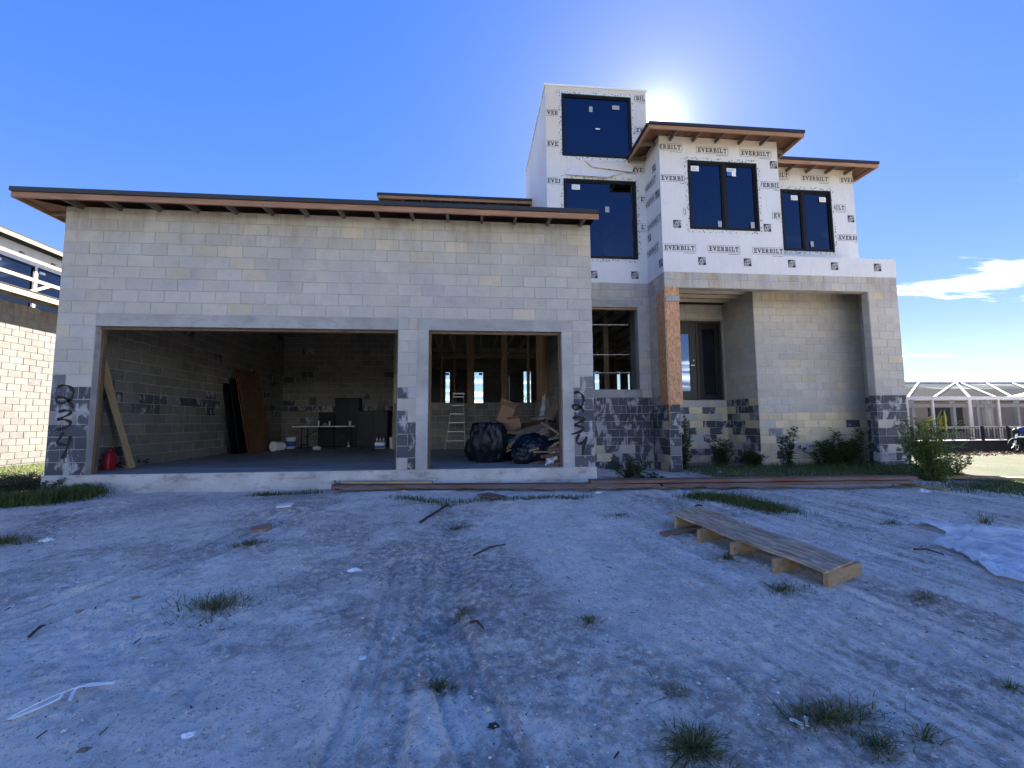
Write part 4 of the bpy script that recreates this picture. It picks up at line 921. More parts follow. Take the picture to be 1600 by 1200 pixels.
for y, z in ((8.0, 5.45),): o = link('wrap_print', WORD, nwr, loc=(NX2+.004, y, z)); o.rotation_euler = (0, 0, math.pi/2)
for z in (5.23, 5.83): mb = MB(); mb.beam((NX+.25, -2.0, z), (NX+.25, 16, z), .04, .10); mb.build('guard_rail_board', MAT['pine0'], NB)
for y in (1.0, 3.4, 4.9, 8.6, 11.0): mb = MB(); mb.box(NX+.16, NX+.225, y, y+.09, 4.85, 5.95); mb.build('guard_rail_post', MAT['pine'], NB)
mb = MB(); mb.beam((NX-.6, 7.2, 4.95), (NX-1.6, 9.3, 5.85), .04, .09); mb.build('brace', MAT['fascia'], NB)

# ------------------------------------------------------------------ screened pool enclosure and garden on the right
EY = 14.8
EN = empty('pool_enclosure', (34.0, EY, -.6), 'white framed screened pool enclosure behind the black fence', 'enclosure')
def ep(px, Y=EY): return onY(px[0], px[1], Y)
eav = ep((1517, 622))[2]; BY = 18.6; rz_ = ep((1493, 598), BY)[2]; bot = ep((1517, 690))[2]-.1
xl, xr = ep((1400, 640))[0]-1.5, ep((1600, 640))[0]+4
for px in (1418, 1458, 1516, 1561, 1640):
    x = ep((px, 650))[0]; w = .10 if px == 1516 else .06; mb = MB(); mb.box(x-w, x+w, EY-.06, EY+.06, bot, eav); mb.build('post', MAT['almwhite'], EN)
for z, h in ((eav, .09), (ep((1517, 668))[2], .06)): mb = MB(); mb.box(xl, xr, EY-.075, EY+.075, z-h, z+h); mb.build('rail', MAT['almwhite'], EN)
for e, r in (((1418, 624), (1436, 602)), ((1458, 623), (1493, 598)), ((1516, 622), (1493, 598)), ((1558, 621), (1500, 597)), ((1583, 613), (1540, 597)), ((1640, 620), (1580, 597))):
    a = ep(e); a[2] = eav; b = ep(r, BY); b[2] = rz_; mb = MB(); mb.beam(a, b, .10, .10); mb.build('roof_beam', MAT['almwhite'], EN)
mb = MB(); mb.beam((xl, BY, rz_), (xr+4, BY, rz_), .12, .12); mb.build('ridge_beam', MAT['almwhite'], EN)
mb = MB(); mb.add([(xl, EY, eav), (xr, EY, eav), (xr+4, BY, rz_), (xl, BY, rz_)], [(0, 1, 2, 3)]); mb.build('roof_screen', MAT['screenr'], EN)
mb = MB(); mb.add([(xl, EY+.0, bot), (xr, EY, bot), (xr, EY, eav), (xl, EY, eav)], [(0, 1, 2, 3)]); mb.build('wall_screen', MAT['screen'], EN)
for px in (1426, 1490, 1527, 1540, 1548, 1590):
    x = ep((px, 650), 20.5)[0]; mb = MB(); mb.box(x-.10, x+.10, 20.4, 20.6, bot, eav+.2); mb.build('inner_column', MAT['almwhite'], EN)
mb = MB(); mb.box(xl, xr+6, 20.42, 20.58, eav-.35, eav-.1); mb.build('inner_beam', MAT['almwhite'], EN)
mb = MB(); mb.box(xl-2, xr+8, EY+.1, 22.0, bot-.4, bot); mb.build('deck', MAT['drywall'], EN)
HB = empty('pale_house', (40, 24, -.6), 'low pale house seen through the pool enclosure screen', 'house')
mb = MB(); mb.box(24, 60, 24.0, 30, -.8, 2.3); hw = mb.build('wall', MAT['stucco'], HB)
for a, b in ((27, 29.2), (31.5, 34.5), (37, 40), (43, 46)): mb = MB(); mb.box(a, b, 23.94, 23.99, -.2, 1.9); mb.build('window', MAT['frame'], HB)
mb = MB(); mb.add([(23, 23.2, 2.3), (61, 23.2, 2.3), (61, 31, 2.3), (23, 31, 2.3), (28, 27, 3.5), (56, 27, 3.5)], [(0, 1, 5, 4), (1, 2, 5), (2, 3, 4, 5), (3, 0, 4), (3, 2, 1, 0)]); mb.build('roof', MAT['roof'], HB)
# corner of a white-eaved house at the right edge
a = ray(1573, 620)*21+CAM; b = ray(1600, 609)*19.2+CAM
EH = empty('white_eaved_house', (a[0]+3, a[1]-.5, -.6), 'corner of a pale house with white eave at the right edge', 'house')
mb = MB(); mb.box(a[0]+1.6, a[0]+10, a[1]-5, a[1]-.6, -.8, a[2]-.15); mb.build('wall', MAT['stucco'], EH)
mb = MB(); mb.add([(a[0], a[1], a[2]), (a[0]+12, a[1], a[2]), (a[0]+12, a[1]-6.5, a[2]), (a[0], a[1]-6.5, a[2]), (a[0]+4, a[1]-3, a[2]+1.4), (a[0]+9, a[1]-3, a[2]+1.4)], [(0, 1, 5, 4), (1, 2, 5), (2, 3, 4, 5), (3, 0, 4), (3, 2, 1, 0)]); mb.build('roof', MAT['whitepaint'], EH)
mb = MB(); mb.tube([(a[0]+.5, a[1]-1.0, a[2]-.02), (a[0]+.55, a[1]-1.1, a[2]-.22), (a[0]+1.0, a[1]-1.5, a[2]-.30), (a[0]+1.58, a[1]-2, a[2]-.32)], .09, 8); mb.build('downspout', MAT['whitepaint'], EH, smooth=True)
# low dark wall with black railing
c0, c1 = ray(1400, 690)*20+CAM, ray(1640, 693)*20+CAM; wy = (c0[1]+c1[1])/2
LW = empty('low_wall', (c0[0]+3, wy, -.7), 'low dark retaining wall below the black railing', 'wall')
zt_ = .798-(691-656)/686*20*.99
mb = MB(); mb.box(c0[0]-4, c1[0]+6, wy, wy+.25, -1.0, zt_); mb.build('wall_body', MAT['wall2'], LW); mb = MB(); mb.box(c0[0]-4, c1[0]+6, wy-.04, wy+.29, zt_+.001, zt_+.06); mb.build('cap', MAT['black'], LW)
FE = empty('railing_fence', (c0[0]+3, wy+.1, zt_+.06), 'black metal railing with thin balusters on the low wall', 'fence')
ft = .798-(668-656)/686*20
mb = MB(); mb.box(c0[0]-4, c1[0]+6, wy+.09, wy+.13, ft-.03, ft); mb.build('top_rail', MAT['rail'], FE); mb = MB(); mb.box(c0[0]-4, c1[0]+6, wy+.09, wy+.13, zt_+.14, zt_+.17); mb.build('bottom_rail', MAT['rail'], FE)
mb = MB()
for x in np.arange(c0[0]-4, c1[0]+6, .15): mb.box(x, x+.018, wy+.10, wy+.12, zt_+.17, ft-.03)
mb.build('balusters', MAT['rail'], FE, kind='stuff')
for px in (1429, 1473, 1540, 1580): x = onY(px, 680, wy)[0]; mb = MB(); mb.box(x-.04, x+.04, wy+.07, wy+.15, zt_+.06, ft+.05); mb.build('post', MAT['rail'], FE)
# mulch strip
mb = MB()
for i in range(2600):
    x = random.uniform(c0[0]-3, c1[0]+5); y = wy-.02-abs(random.gauss(0, .9)); z = float(gz(x, y)); s = random.uniform(.03, .10); a_ = random.uniform(0, 6.3)
    mb.beam((x, y, z+.01), (x+s*math.cos(a_), y+s*math.sin(a_), z+random.uniform(0, .06)), s*.4, .02)
mb.build('mulch', MAT['mulch'], kind='stuff', label='brown mulch strip along the foot of the dark wall', cat='mulch')
# motorcycle-like dark vehicle at the edge
mc = ray(1592, 690)*18.6+CAM; mx_, my_, mz_ = mc[0], wy-.9, float(gz(mc[0], wy-.9))
mx_ = onY(1597, 670, wy-.9)[0]
MC = empty('motorcycle', (mx_, my_, mz_), 'dark motorcycle parked by the railing at the right edge', 'motorcycle')
for dx in (-.45, .85):
    mb = MB(); th = np.linspace(0, 2*math.pi, 25); mb.tube([(mx_+dx+.27*math.cos(t), my_, mz_+.31+.27*math.sin(t)) for t in th], .05, 8, False); w_ = mb.build('wheel', MAT['tread'], MC, smooth=True)
    mb = MB(); mb.lathe([(.03, -.06), (.06, -.03), (.06, .03), (.03, .06)], (mx_+dx, my_, mz_+.31), 12, (0, 1, 0))
    for k in range(5): t = k*2*math.pi/5; mb.beam((mx_+dx, my_, mz_+.31), (mx_+dx+.25*math.cos(t), my_, mz_+.31+.25*math.sin(t)), .025, .02, (0, 1, 0))
    mb.build('rim', MAT['steel'], w_)
mb = MB(); mb.tube([(mx_-.30, my_, mz_+.85), (mx_-.1, my_, mz_+.95), (mx_+.15, my_, mz_+.90), (mx_+.4, my_, mz_+.75)], [.08, .15, .14, .08], 10); mb.build('tank', MAT['navy'], MC, smooth=True)
mb = MB(); mb.tube([(mx_+.25, my_, mz_+.78), (mx_+.6, my_, mz_+.77), (mx_+1.05, my_, mz_+.9)], [.11, .13, .07], 8); mb.build('seat', MAT['black'], MC, smooth=True)
mb = MB(); mb.tube([(mx_-.45, my_, mz_+.31), (mx_-.22, my_, mz_+1.02)], .035, 8); mb.build('fork', MAT['steel'], MC)
mb = MB(); mb.tube([(mx_-.15, my_-.38, mz_+1.10), (mx_-.22, my_, mz_+1.04), (mx_-.15, my_+.38, mz_+1.10)], .022, 8); mb.build('handlebar', MAT['black'], MC)
mb = MB(); mb.lathe([(.02, -.1), (.1, -.05), (.11, .05), (.05, .06)], (mx_-.33, my_, mz_+.92), 14, (-1, 0, 0)); mb.build('headlight', MAT['black'], MC, smooth=True)
mb = MB(); mb.box(mx_-.12, mx_+.38, my_-.16, my_+.16, mz_+.25, mz_+.68); mb.build('engine', MAT['black'], MC, bevel=.05)

# ------------------------------------------------------------------ far trees (seen through windows and over the garden)
def leaf_cloud(mb, c, r, n, size):
    for _ in range(n):
        d = RNG.normal(size=3); d /= np.linalg.norm(d); q = np.array(c)+d*np.array(r)*RNG.uniform(.35, 1)**.6
        a = RNG.normal(size=3); a /= np.linalg.norm(a); b = np.cross(a, RNG.normal(size=3)); b /= np.linalg.norm(b); s = size*RNG.uniform(.6, 1.4)
        mb.add([q-a*s, q+b*s*.45, q+a*s, q-b*s*.45], [(0, 1, 2, 3)])
def tree(x, y, h, w, label, n=900):
    z = float(gz(x, y)); T = empty('tree', (x, y, z), label, 'tree', 'trees behind the houses')
    mb = MB(); mb.tube([(x, y, z-.1), (x+.1, y, z+h*.3), (x-.05, y+.1, z+h*.6)], [.16, .12, .06], 8)
    for k in range(5): t = k*1.3; mb.tube([(x+.05, y, z+h*(.3+.06*k)), (x+w*.5*math.cos(t), y+w*.5*math.sin(t), z+h*(.55+.07*k))], [.06, .02], 5)
    mb.build('trunk', MAT['trunk'], T, smooth=True); mb = MB()
    for k in range(9): t = RNG.uniform(0, 6.3); rr = RNG.uniform(0, .6)*w; leaf_cloud(mb, (x+rr*math.cos(t), y+rr*math.sin(t), z+h*RNG.uniform(.5, .9)), (w*.45, w*.45, h*.17), n//9, .16)
    mb.build('crown', MAT['leafb'], T)
tree(9.9, 27, 4.0, 2.0, 'leafy tree seen through the rear window right of the wooden posts')
tree(7.6, 34, 2.6, 2.2, 'low tree seen through the third rear window of the garage view')
tree(29, 33, 3.0, 2.6, 'bushy tree behind the pool enclosure, left of its corner post'); tree(41, 34, 3.2, 3.0, 'bushy tree behind the pool enclosure, right of its corner post')
# ------------------------------------------------------------------ yard lumber
def board(name, p0, p1, w, h, mat, label, cat='board', group=None, up=(0, 0, 1), bev=.004):
    p0, p1 = np.array(p0, float), np.array(p1, float); c = (p0+p1)/2; d = p1-p0; L = np.linalg.norm(d); mb = MB(); mb.box(-L/2, L/2, -w/2, w/2, -h/2, h/2)
    o = mb.build(name, MAT[mat], None, label=label, cat=cat, group=group, bevel=bev); x = Vector(d/L); u = Vector(up); y = u.cross(x).normalized(); z = x.cross(y)
    o.matrix_world = Matrix(((x.x, y.x, z.x, c[0]), (x.y, y.y, z.y, c[1]), (x.z, y.z, z.z, c[2]), (0, 0, 0, 1))); return o
A = G(517, 771); B = G(1438, 762)
d_ = (B-A)[:2]; d_ /= np.linalg.norm(d_); n_ = np.array((-d_[1], d_[0])); LB = np.linalg.norm((B-A)[:2])
zb_ = max(float(gz(*(A[:2]+d_*t))) for t in np.linspace(0, LB, 40))+.02
def pl(t, s, z): q = A[:2]+d_*t+n_*s; return (q[0], q[1], z)
board('long_board', pl(0, .12, zb_+.045), pl(5.2, .12, zb_+.02), .24, .05, 'board', 'long dark brown board lying in front of the garage, lower left one', group='long brown boards in front of the house')
board('long_board', pl(4.1, .145, zb_+.078), pl(LB, .15, zb_+.092), .24, .05, 'board', 'long brown board running from the right pier past the portal', group='long brown boards in front of the house')
board('long_board', pl(5.25, .13, zb_+.020), pl(LB-.1, .13, zb_+.033), .26, .05, 'board', 'brown board directly under the long top board before the portal', group='long brown boards in front of the house')
board('long_board', pl(.1, .24, zb_+.09), pl(1.55, .24, zb_+.075), .09, .036, 'pine0', 'short pale board lying on the left end of the brown boards', group='long brown boards in front of the house')
q = G(768, 778); board('board_offcut', (q[0]-.12, q[1]+.16, q[2]+.03), (q[0]+.1, q[1]-.10, q[2]+.02), .24, .03, 'board', 'short brown offcut sticking out under the long boards')
q0, q1 = G(1408, 757), G(1480, 768); board('board_offcut', (q0[0], q0[1], q0[2]+.03), (q1[0], q1[1], q1[2]+.03), .14, .038, 'pine0', 'short pale board by the green bush')
q0, q1 = G(1492, 752), G(1640, 755); board('long_board', (q0[0], q0[1]+.3, q0[2]+.05), (q1[0], q1[1]+.3, q1[2]+.03), .2, .06, 'pine0', 'sunlit long board right of the green bush')
q0, q1 = G(656, 818), G(700, 788); board('stick', (q0[0], q0[1], q0[2]+.02), (q1[0], q1[1], q1[2]+.03), .03, .02, 'stick', 'dark wooden stick lying left of the offcut', 'stick')
q0, q1 = G(1035, 838), G(1092, 828); board('board_offcut', (q0[0], q0[1], q0[2]+.02), (q1[0], q1[1], q1[2]+.03), .10, .036, 'scrap', 'grey scrap board by the near end of the plywood ramp')
q = G(1160, 778); q = G(1205, 742); board('board_offcut', (q[0]-.12, q[1]+.25, q[2]+.03), (q[0]+.08, q[1]-.2, q[2]+.05), .09, .03, 'scrap', 'small grey board leaning in the weeds before the portal')
# plywood ramp on cross blocks
def ramp():
    hgt = .135
    def gp(u, v, z=0.0):    # pixel of a top-surface point at height above ground
        d = ray(u, v); t = 1.0
        for _ in range(80): p = CAM+d*t; g = float(gz(p[0], p[1]))+z; t += (g-p[2])/d[2]*.8
        return CAM+d*t
    a, b, c, d = gp(1041, 800, hgt), gp(1288, 893, hgt), gp(1333, 876, hgt), gp(1092, 791, hgt)
    R0 = empty('plywood_ramp', ((a+c)/2*np.array((1, 1, 0))+np.array((0, 0, float(gz(*((a+c)/2)[:2]))))), 'weathered plywood strip nailed on short timber blocks, lying on the sand', 'plywood ramp')
    ex = (b-a)/np.linalg.norm(b-a); n = 26; top = MB(); V = []; F = []
    for i in range(n+1):
        t = i/n
        for j in range(4):
            s = j/3; p = (a*(1-t)+b*t)*(1-s)+(d*(1-t)+c*t)*s; wob = .006*math.sin(t*9+s)+.004*math.sin(t*23+s*3); V.append(p+(0, 0, wob)); 
    V2 = [v-(0, 0, .016) for v in V]; m = len(V)
    for i in range(n):
        for j in range(3): k = i*4+j; F.append((k, k+4, k+5, k+1)); F.append((m+k, m+k+1, m+k+5, m+k+4))
    for i in range(n): k = i*4; F.append((k+4, k, m+k, m+k+4)); k += 3; F.append((k, k+4, m+k+4, m+k))
    F += [(0, 1, m+1, m), (1, 2, m+2, m+1), (2, 3, m+3, m+2)]; k = n*4; F += [(k+1, k, m+k, m+k+1), (k+2, k+1, m+k+1, m+k+2), (k+3, k+2, m+k+2, m+k+3)]
    top.add(V+V2, F); me = top.mesh('sheet', plywood_mat('ramp_plywood', (.60, .43, .27), .15, math.atan2(ex[1], ex[0]))); o = link('sheet', me, R0)
    ac = ((d-a)+(c-b))/2; acl = np.linalg.norm(ac); acn = ac/acl
    for t, over in ((.10, .03), (.33, .10), (.56, .10), (.80, .10), (.985, -.06)):
        p = a*(1-t)+b*t; q = d*(1-t)+c*t; p0 = p-acn*over; q0 = q+acn*(.14 if over < 0 else -.02); z = .066
        g = min(float(gz(*p0[:2])), float(gz(*q0[:2])))-.01; zt = min(p[2], q[2])-.019
        m2 = MB(); p0[2] = q0[2] = (g+zt)/2; m2.beam(p0, q0, .042, zt-g); m2.build('cross_block', MAT['pine0'], R0, bevel=.004)
ramp()
# plastic sheeting on the right
def plastic():
    P = [G(*p) for p in ((1418, 816), (1475, 822), (1530, 826), (1640, 838), (1680, 935), (1610, 915), (1560, 905), (1515, 880), (1490, 868), (1455, 855), (1485, 838), (1440, 828))]
    import bmesh
    bm = bmesh.new(); vs = [bm.verts.new(p+np.array((0, 0, .03))) for p in P]; bm.faces.new(vs); bmesh.ops.triangulate(bm, faces=bm.faces[:])
    for _ in range(5): bmesh.ops.subdivide_edges(bm, edges=[e for e in bm.edges if e.calc_length() > .07], cuts=1, use_grid_fill=False); bmesh.ops.triangulate(bm, faces=bm.faces[:])
    for v in bm.verts:
        x, y = v.co.x, v.co.y
        v.co.z = float(gz(x, y))+.02+.10*max(0, mnoise.noise(Vector((x*2.0, y*4.0, 1.0))))+.05*abs(mnoise.noise(Vector((x*5, y*8, 3.0))))+.03*abs(mnoise.noise(Vector((x*11, y*15, 7.0))))
        v.co.x += .04*mnoise.noise(Vector((x*3, y*3, 9))); v.co.y += .04*mnoise.noise(Vector((x*3, y*3, 19)))
    me = bpy.data.meshes.new('plastic_sheet'); bm.to_mesh(me); bm.free(); me.validate(); me.materials.append(MAT['poly']); me.polygons.foreach_set('use_smooth', [True]*len(me.polygons))
    link('plastic_sheet', me, label='crumpled pale plastic sheeting spread on the sand at the right', cat='plastic sheet')
plastic()
# white strap, litter
def strap(pix, name, label, mat='white', w=.03, lift=.016):
    P = [G(*p)+(0, 0, lift) for p in pix]; V = []; F = []
    for i, p in enumerate(P):
        d = P[min(i+1, len(P)-1)]-P[max(i-1, 0)]; d /= np.linalg.norm(d); n = np.array((-d[1], d[0], .15)); V += [p-n*w/2, p+n*w/2, p-n*w/2-(0, 0, .003), p+n*w/2-(0, 0, .003)]
    for i in range(len(P)-1): k = i*4; F += [(k, k+4, k+5, k+1), (k+2, k+3, k+7, k+6), (k, k+2, k+6, k+4), (k+1, k+5, k+7, k+3)]
    F += [(0, 1, 3, 2), (len(V)-4, len(V)-2, len(V)-1, len(V)-3)]
    mb = MB(); mb.add(V, F); return mb.build(name, MAT[mat], label=label, cat=name.split('_')[-1])
strap([(108,1104),(113,1092),(121,1083),(140,1078),(178,1076),(150,1080),(124,1082),(90,1094),(55,1110),(20,1128),(13,1133),(22,1131),(60,1116),(92,1101),(98,1092)], 'white_strap', 'long looped white strap on the sand, bottom left', w=.013, lift=.03)
strap([(1234,1128),(1250,1135),(1262,1138),(1258,1130),(1260,1125)], 'white_tie', 'short white plastic tie beside the large grass tuft', w=.018)
def litter(u, v, s, mat, name, label, cat, flat=.4, seed=0):
    p = G(u, v); mb = MB(); rr = random.Random(seed*7+u); V = []; F = []; n = 9
    for j in range(3):
        for i in range(n):
            t = 2*math.pi*i/n; r = s*(1, .8, .35)[j]*rr.uniform(.55, 1.2); V.append((p[0]+r*math.cos(t)*1.3, p[1]+r*math.sin(t)*.8, p[2]-.005+s*flat*(0, .7, 1.2)[j]*rr.uniform(.5, 1.3)))
    for j in range(2):
        for i in range(n): F.append((j*n+i, j*n+(i+1) % n, (j+1)*n+(i+1) % n, (j+1)*n+i))
    F.append(tuple(2*n+i for i in range(n))); mb.add(V, F); mb.build(name, MAT[mat], label=label, cat=cat)
for i, (u, v, s, m_, n_2, l_, c_) in enumerate([
    (74, 845, .07, 'white', 'plastic_scrap', 'crumpled white plastic scrap at the left edge of the sand', 'litter'), (292, 1150, .035, 'white', 'plastic_scrap', 'white scrap near the bottom left below the strap', 'litter'),
    (563, 1027, .03, 'white', 'paper_scrap', 'small crumpled white paper left of the tyre track', 'litter'), (555, 891, .05, 'white', 'paper_scrap', 'flat white paper right of the large left grass tuft', 'litter'),
    (935, 771, .06, 'cloth', 'plastic_scrap', 'crumpled pale wrapper before the right garage pier', 'litter'), (1092, 790, .05, 'black', 'plastic_scrap', 'black and white scrap at the far end of the plywood ramp', 'litter'),
    (1068, 766, .06, 'blue', 'plastic_scrap', 'flat blue wrapper beside the long boards', 'litter'), (986, 748, .05, 'white', 'paper_scrap', 'white scrap behind the long boards near the recess', 'litter'),
    (1443, 768, .09, 'cloth', 'plastic_scrap', 'white scrap near the short board by the bush', 'litter'), (1125, 738, .09, 'white', 'plastic_scrap', 'white scrap in the weeds before the door', 'litter'), (1140, 718, .14, 'cream', 'cardboard_scrap', 'pale box scrap in the weeds under the door', 'litter'),
    (130, 1172, .03, 'scrap', 'wood_chip', 'brown wood chip at the bottom left edge', 'wood chip'), (127, 955, .035, 'scrap', 'wood_chip', 'dark wood chip left of the big grass tuft', 'wood chip'), (212, 934, .035, 'pine0', 'wood_chip', 'pale wood chip above the big left grass tuft', 'wood chip'),
    (772, 1133, .03, 'stick', 'wood_chip', 'dark splinter at the bottom of the tyre track', 'wood chip'), (1030, 1047, .012, 'navy', 'plastic_scrap', 'tiny blue ring on the sand below the ramp', 'litter'), (438, 1008, .02, 'cloth', 'paper_scrap', 'tiny torn paper between strap and tyre track', 'litter')]):
    litter(u, v, s, m_, n_2, l_, c_, .35, i)
def tile(u, v, w, d, mat, label, rot=.3):
    p = G(u, v); mb = MB(); mb.frame((p[0], p[1], p[2]+.02), (math.cos(rot), math.sin(rot), .05), (-math.sin(rot), math.cos(rot), .1), (0, -.1, 1), w/2, d/2, .012); mb.build('cardboard_piece', MAT[mat], label=label, cat='cardboard')
tile(408, 828, .20, .17, 'card', 'flat square of brown cardboard below the garage opening'); tile(445, 795, .18, .12, 'cloth', 'pale flat board scrap near the garage slab', .1)
for i, (p, q) in enumerate((((45, 998), (70, 979)), ((740, 868), (790, 852)), ((735, 975), (756, 985)), ((1428, 860), (1475, 868)))):
    a, b = G(*p), G(*q); mb = MB(); mb.tube([a+(0, 0, .012), (a+b)/2+(0, .02, .03), b+(0, 0, .01)], [.010, .009, .005], 6)
    mb.build('twig', MAT['stick'], label=['dark twig at the left edge of the sand', 'thin dark twig right of the stony runnel', 'forked dark twig above the tyre track', 'dark root lying left of the plastic sheet'][i], cat='twig')
# pebbles and shells
mb = MB()
ico = [(0, 0, 1), (.9, 0, .1), (0, .9, .1), (-.9, 0, .1), (0, -.9, .1), (0, 0, -.6)]; icf = [(0, 1, 2), (0, 2, 3), (0, 3, 4), (0, 4, 1), (5, 2, 1), (5, 3, 2), (5, 4, 3), (5, 1, 4)]
def pebble(x, y, s, z=None):
    z = float(gz(x, y)) if z is None else z; R = [random.uniform(.6, 1.3) for _ in range(6)]; c, sn = math.cos(x*40), math.sin(x*40)
    mb.add([(x+s*(a*c-b*sn)*r, y+s*(a*sn+b*c)*r, z+s*.25+s*h*.55*r) for (a, b, h), r in zip(ico, R)], icf)
for _ in range(5200):
    y = -6.6+6.3*random.random()**1.2; x = random.uniform(2.2, 13.5); pebble(x, y, random.uniform(.003, .0075) if random.random() < .94 else random.uniform(.009, .015))
mb.build('pebbles', MAT['stone'], kind='stuff', label='small pale shell pebbles strewn over the sand', cat='pebbles')
for i, (u, v, s) in enumerate(((706, 842, .022), (716, 850, .028), (722, 862, .025), (710, 868, .02), (728, 872, .022), (700, 848, .018), (697, 808, .035), (711, 896, .022), (1150, 872, .03), (1162, 876, .025))):
    p = G(u, v); mb = MB(); n = 10; V = []; F = []; rr = random.Random(i)
    for j, (hh, rd) in enumerate(((-.2, .9), (.25, 1.0), (.6, .75), (.8, .3))):
        for k in range(n): t = 2*math.pi*k/n; r = s*rd*rr.uniform(.8, 1.15); V.append((p[0]+r*math.cos(t)*1.2, p[1]+r*math.sin(t)*.85, p[2]+s*hh*.9))
    for j in range(3):
        for k in range(n): F.append((j*n+k, j*n+(k+1) % n, (j+1)*n+(k+1) % n, (j+1)*n+k))
    F.append(tuple(3*n+k for k in range(n))); mb.add(V, F)
    mb.build('stone', MAT['lintel'], label={6: 'larger grey stone just below the brown offcut', 7: 'lone grey stone at the lower end of the runnel', 1: 'largest grey stone in the cluster in the runnel', 8: 'larger grey stone under the edge of the plywood ramp', 9: 'smaller grey stone under the edge of the plywood ramp'}.get(i, 'small grey stone in the cluster in the runnel'), cat='stone', group='stones in the runnel' if i < 8 else 'stones by the ramp')
# crumbs and clods of sand
mb = MB()
for _ in range(9000):
    y = -6.7+6.3*random.random()**1.5; x = random.uniform(2.0, 14.0)
    if vnoise(x, y, 1.3, 77) < .35: continue
    s = random.uniform(.004, .011) if random.random() < .9 else random.uniform(.012, .022); pebble(x, y, s)
mb.build('sand_clods', MAT['clod'], kind='stuff', label='crumbs of grey sand strewn over the yard', cat='sand')
# short twigs, splinters and dead leaves strewn about
mb = MB()
for _ in range(420):
    y = -6.6+6.2*random.random()**1.3; x = random.uniform(2.0, 14.0); L = random.uniform(.008, .045); t = random.uniform(0, 6.28); z = gz(x, y)+.004
    x2, y2 = x+L*math.cos(t), y+L*math.sin(t); mb.beam((x, y, z), (x2, y2, gz(x2, y2)+random.uniform(.003, .012)), random.uniform(.002, .007), .003)
mb.build('ground_splinters', MAT['stick'], kind='stuff', label='dark splinters and twig bits strewn over the sand', cat='debris')
# ------------------------------------------------------------------ things in the garage
FZ = .004
def F0(u, v): return onZ(u, v, FZ)
# lumber leaning at the left jamb
for i, (u, v, tx, ty, tz, w, l_) in enumerate(((198, 728, .30, .55, 1.93, .14, 'rear pine plank of the three leaning by the left jamb'), (203, 730, .34, .48, 2.02, .09, 'middle pine plank of the three leaning by the left jamb'), (207, 732, .40, .40, 1.86, .09, 'front pine plank of the three leaning by the left jamb'))):
    p = F0(u, v); board('leaning_plank', (p[0], p[1], FZ+.012), (tx, ty, tz), w, .04, 'pine0', l_, 'plank', 'planks leaning by the left jamb', up=(.6, -.8, .1))
p = F0(160, 735); q = (p[0]+.03, p[1]+.10)
GC = empty('fuel_can', (q[0], q[1], FZ), 'red plastic fuel can standing behind the left jamb', 'fuel can')
mb = MB(); V = []; prof = [(0, 1.0), (.02, 1.06), (.20, 1.06), (.27, .95), (.31, .7), (.33, .4)]
for z, s in prof:
    for k in range(16): t = 2*math.pi*k/16; cs, sn = math.cos(t), math.sin(t); V.append((q[0]+.06*s*math.copysign(abs(cs)**.5, cs), q[1]+.10*s*math.copysign(abs(sn)**.5, sn), FZ+z))
mb.add(V, [(i*16+k, i*16+(k+1) % 16, (i+1)*16+(k+1) % 16, (i+1)*16+k) for i in range(5) for k in range(16)]+[tuple(80+k for k in range(16)), tuple(range(15, -1, -1))]); mb.build('body', MAT['red'], GC, smooth=True)
mb = MB(); mb.tube([(q[0], q[1]-.07, FZ+.31), (q[0], q[1]-.06, FZ+.37), (q[0], q[1]+.05, FZ+.37), (q[0], q[1]+.07, FZ+.30)], .014, 8); mb.build('handle', MAT['red'], GC, smooth=True)
a, b = F0(168, 724), F0(201, 732)
mb = MB(); mb.tube([(a[0], a[1], .10), ((a[0]+b[0])/2, (a[1]+b[1])/2, .05), (b[0], b[1]-.05, .02)], .012, 6); mb.build('yellow_cord', MAT['yellow'], label='yellow cord lying between the fuel can and the leaning planks', cat='cord', smooth=True)
for i, (u, v, s) in enumerate(((185, 724, .11), (217, 726, .10), (178, 732, .08))):
    p = F0(u, v); mb = MB(); rr = random.Random(i)
    for k in range(7): t = rr.uniform(0, 6.3); mb.beam((p[0], p[1], .03+.02*k), (p[0]+s*1.6*math.cos(t), p[1]+s*1.6*math.sin(t), rr.uniform(.02, .12)), .03, .025)
    mb.build('dark_scrap', MAT['black'], label=['dark tangled scrap behind the leaning planks', 'dark tangled scrap right of the leaning planks', 'dark tangled scrap beside the red fuel can'][i], cat='scrap')
# panels leaning on the left wall
def lean_panel(y0, y1, xb, h, th, mat, label, xt=.205):
    mb = MB(); mb.sheet((xb, y0, FZ), (xb, y1, FZ), (xt, y1, h), (xt, y0, h), -th); return mb.build('plywood_sheet' if mat == 'ply2' else 'dark_sheet', MAT[mat], label=label, cat='sheet', group='sheets leaning on the left garage wall')
lean_panel(4.55, 5.55, .50, 1.90, .03, 'dark', 'dark panel leaning on the left wall, nearest of the stack'); lean_panel(4.8, 5.75, .58, 2.05, .03, 'dark', 'dark panel leaning behind the nearest dark one', .24)
lean_panel(4.95, 6.15, .74, 2.34, .016, 'ply2', 'brown plywood sheet under the front one, leaning on the left wall', .27); lean_panel(4.97, 6.22, .84, 2.34, .016, 'ply2', 'front brown plywood sheet leaning on the left garage wall', .30)
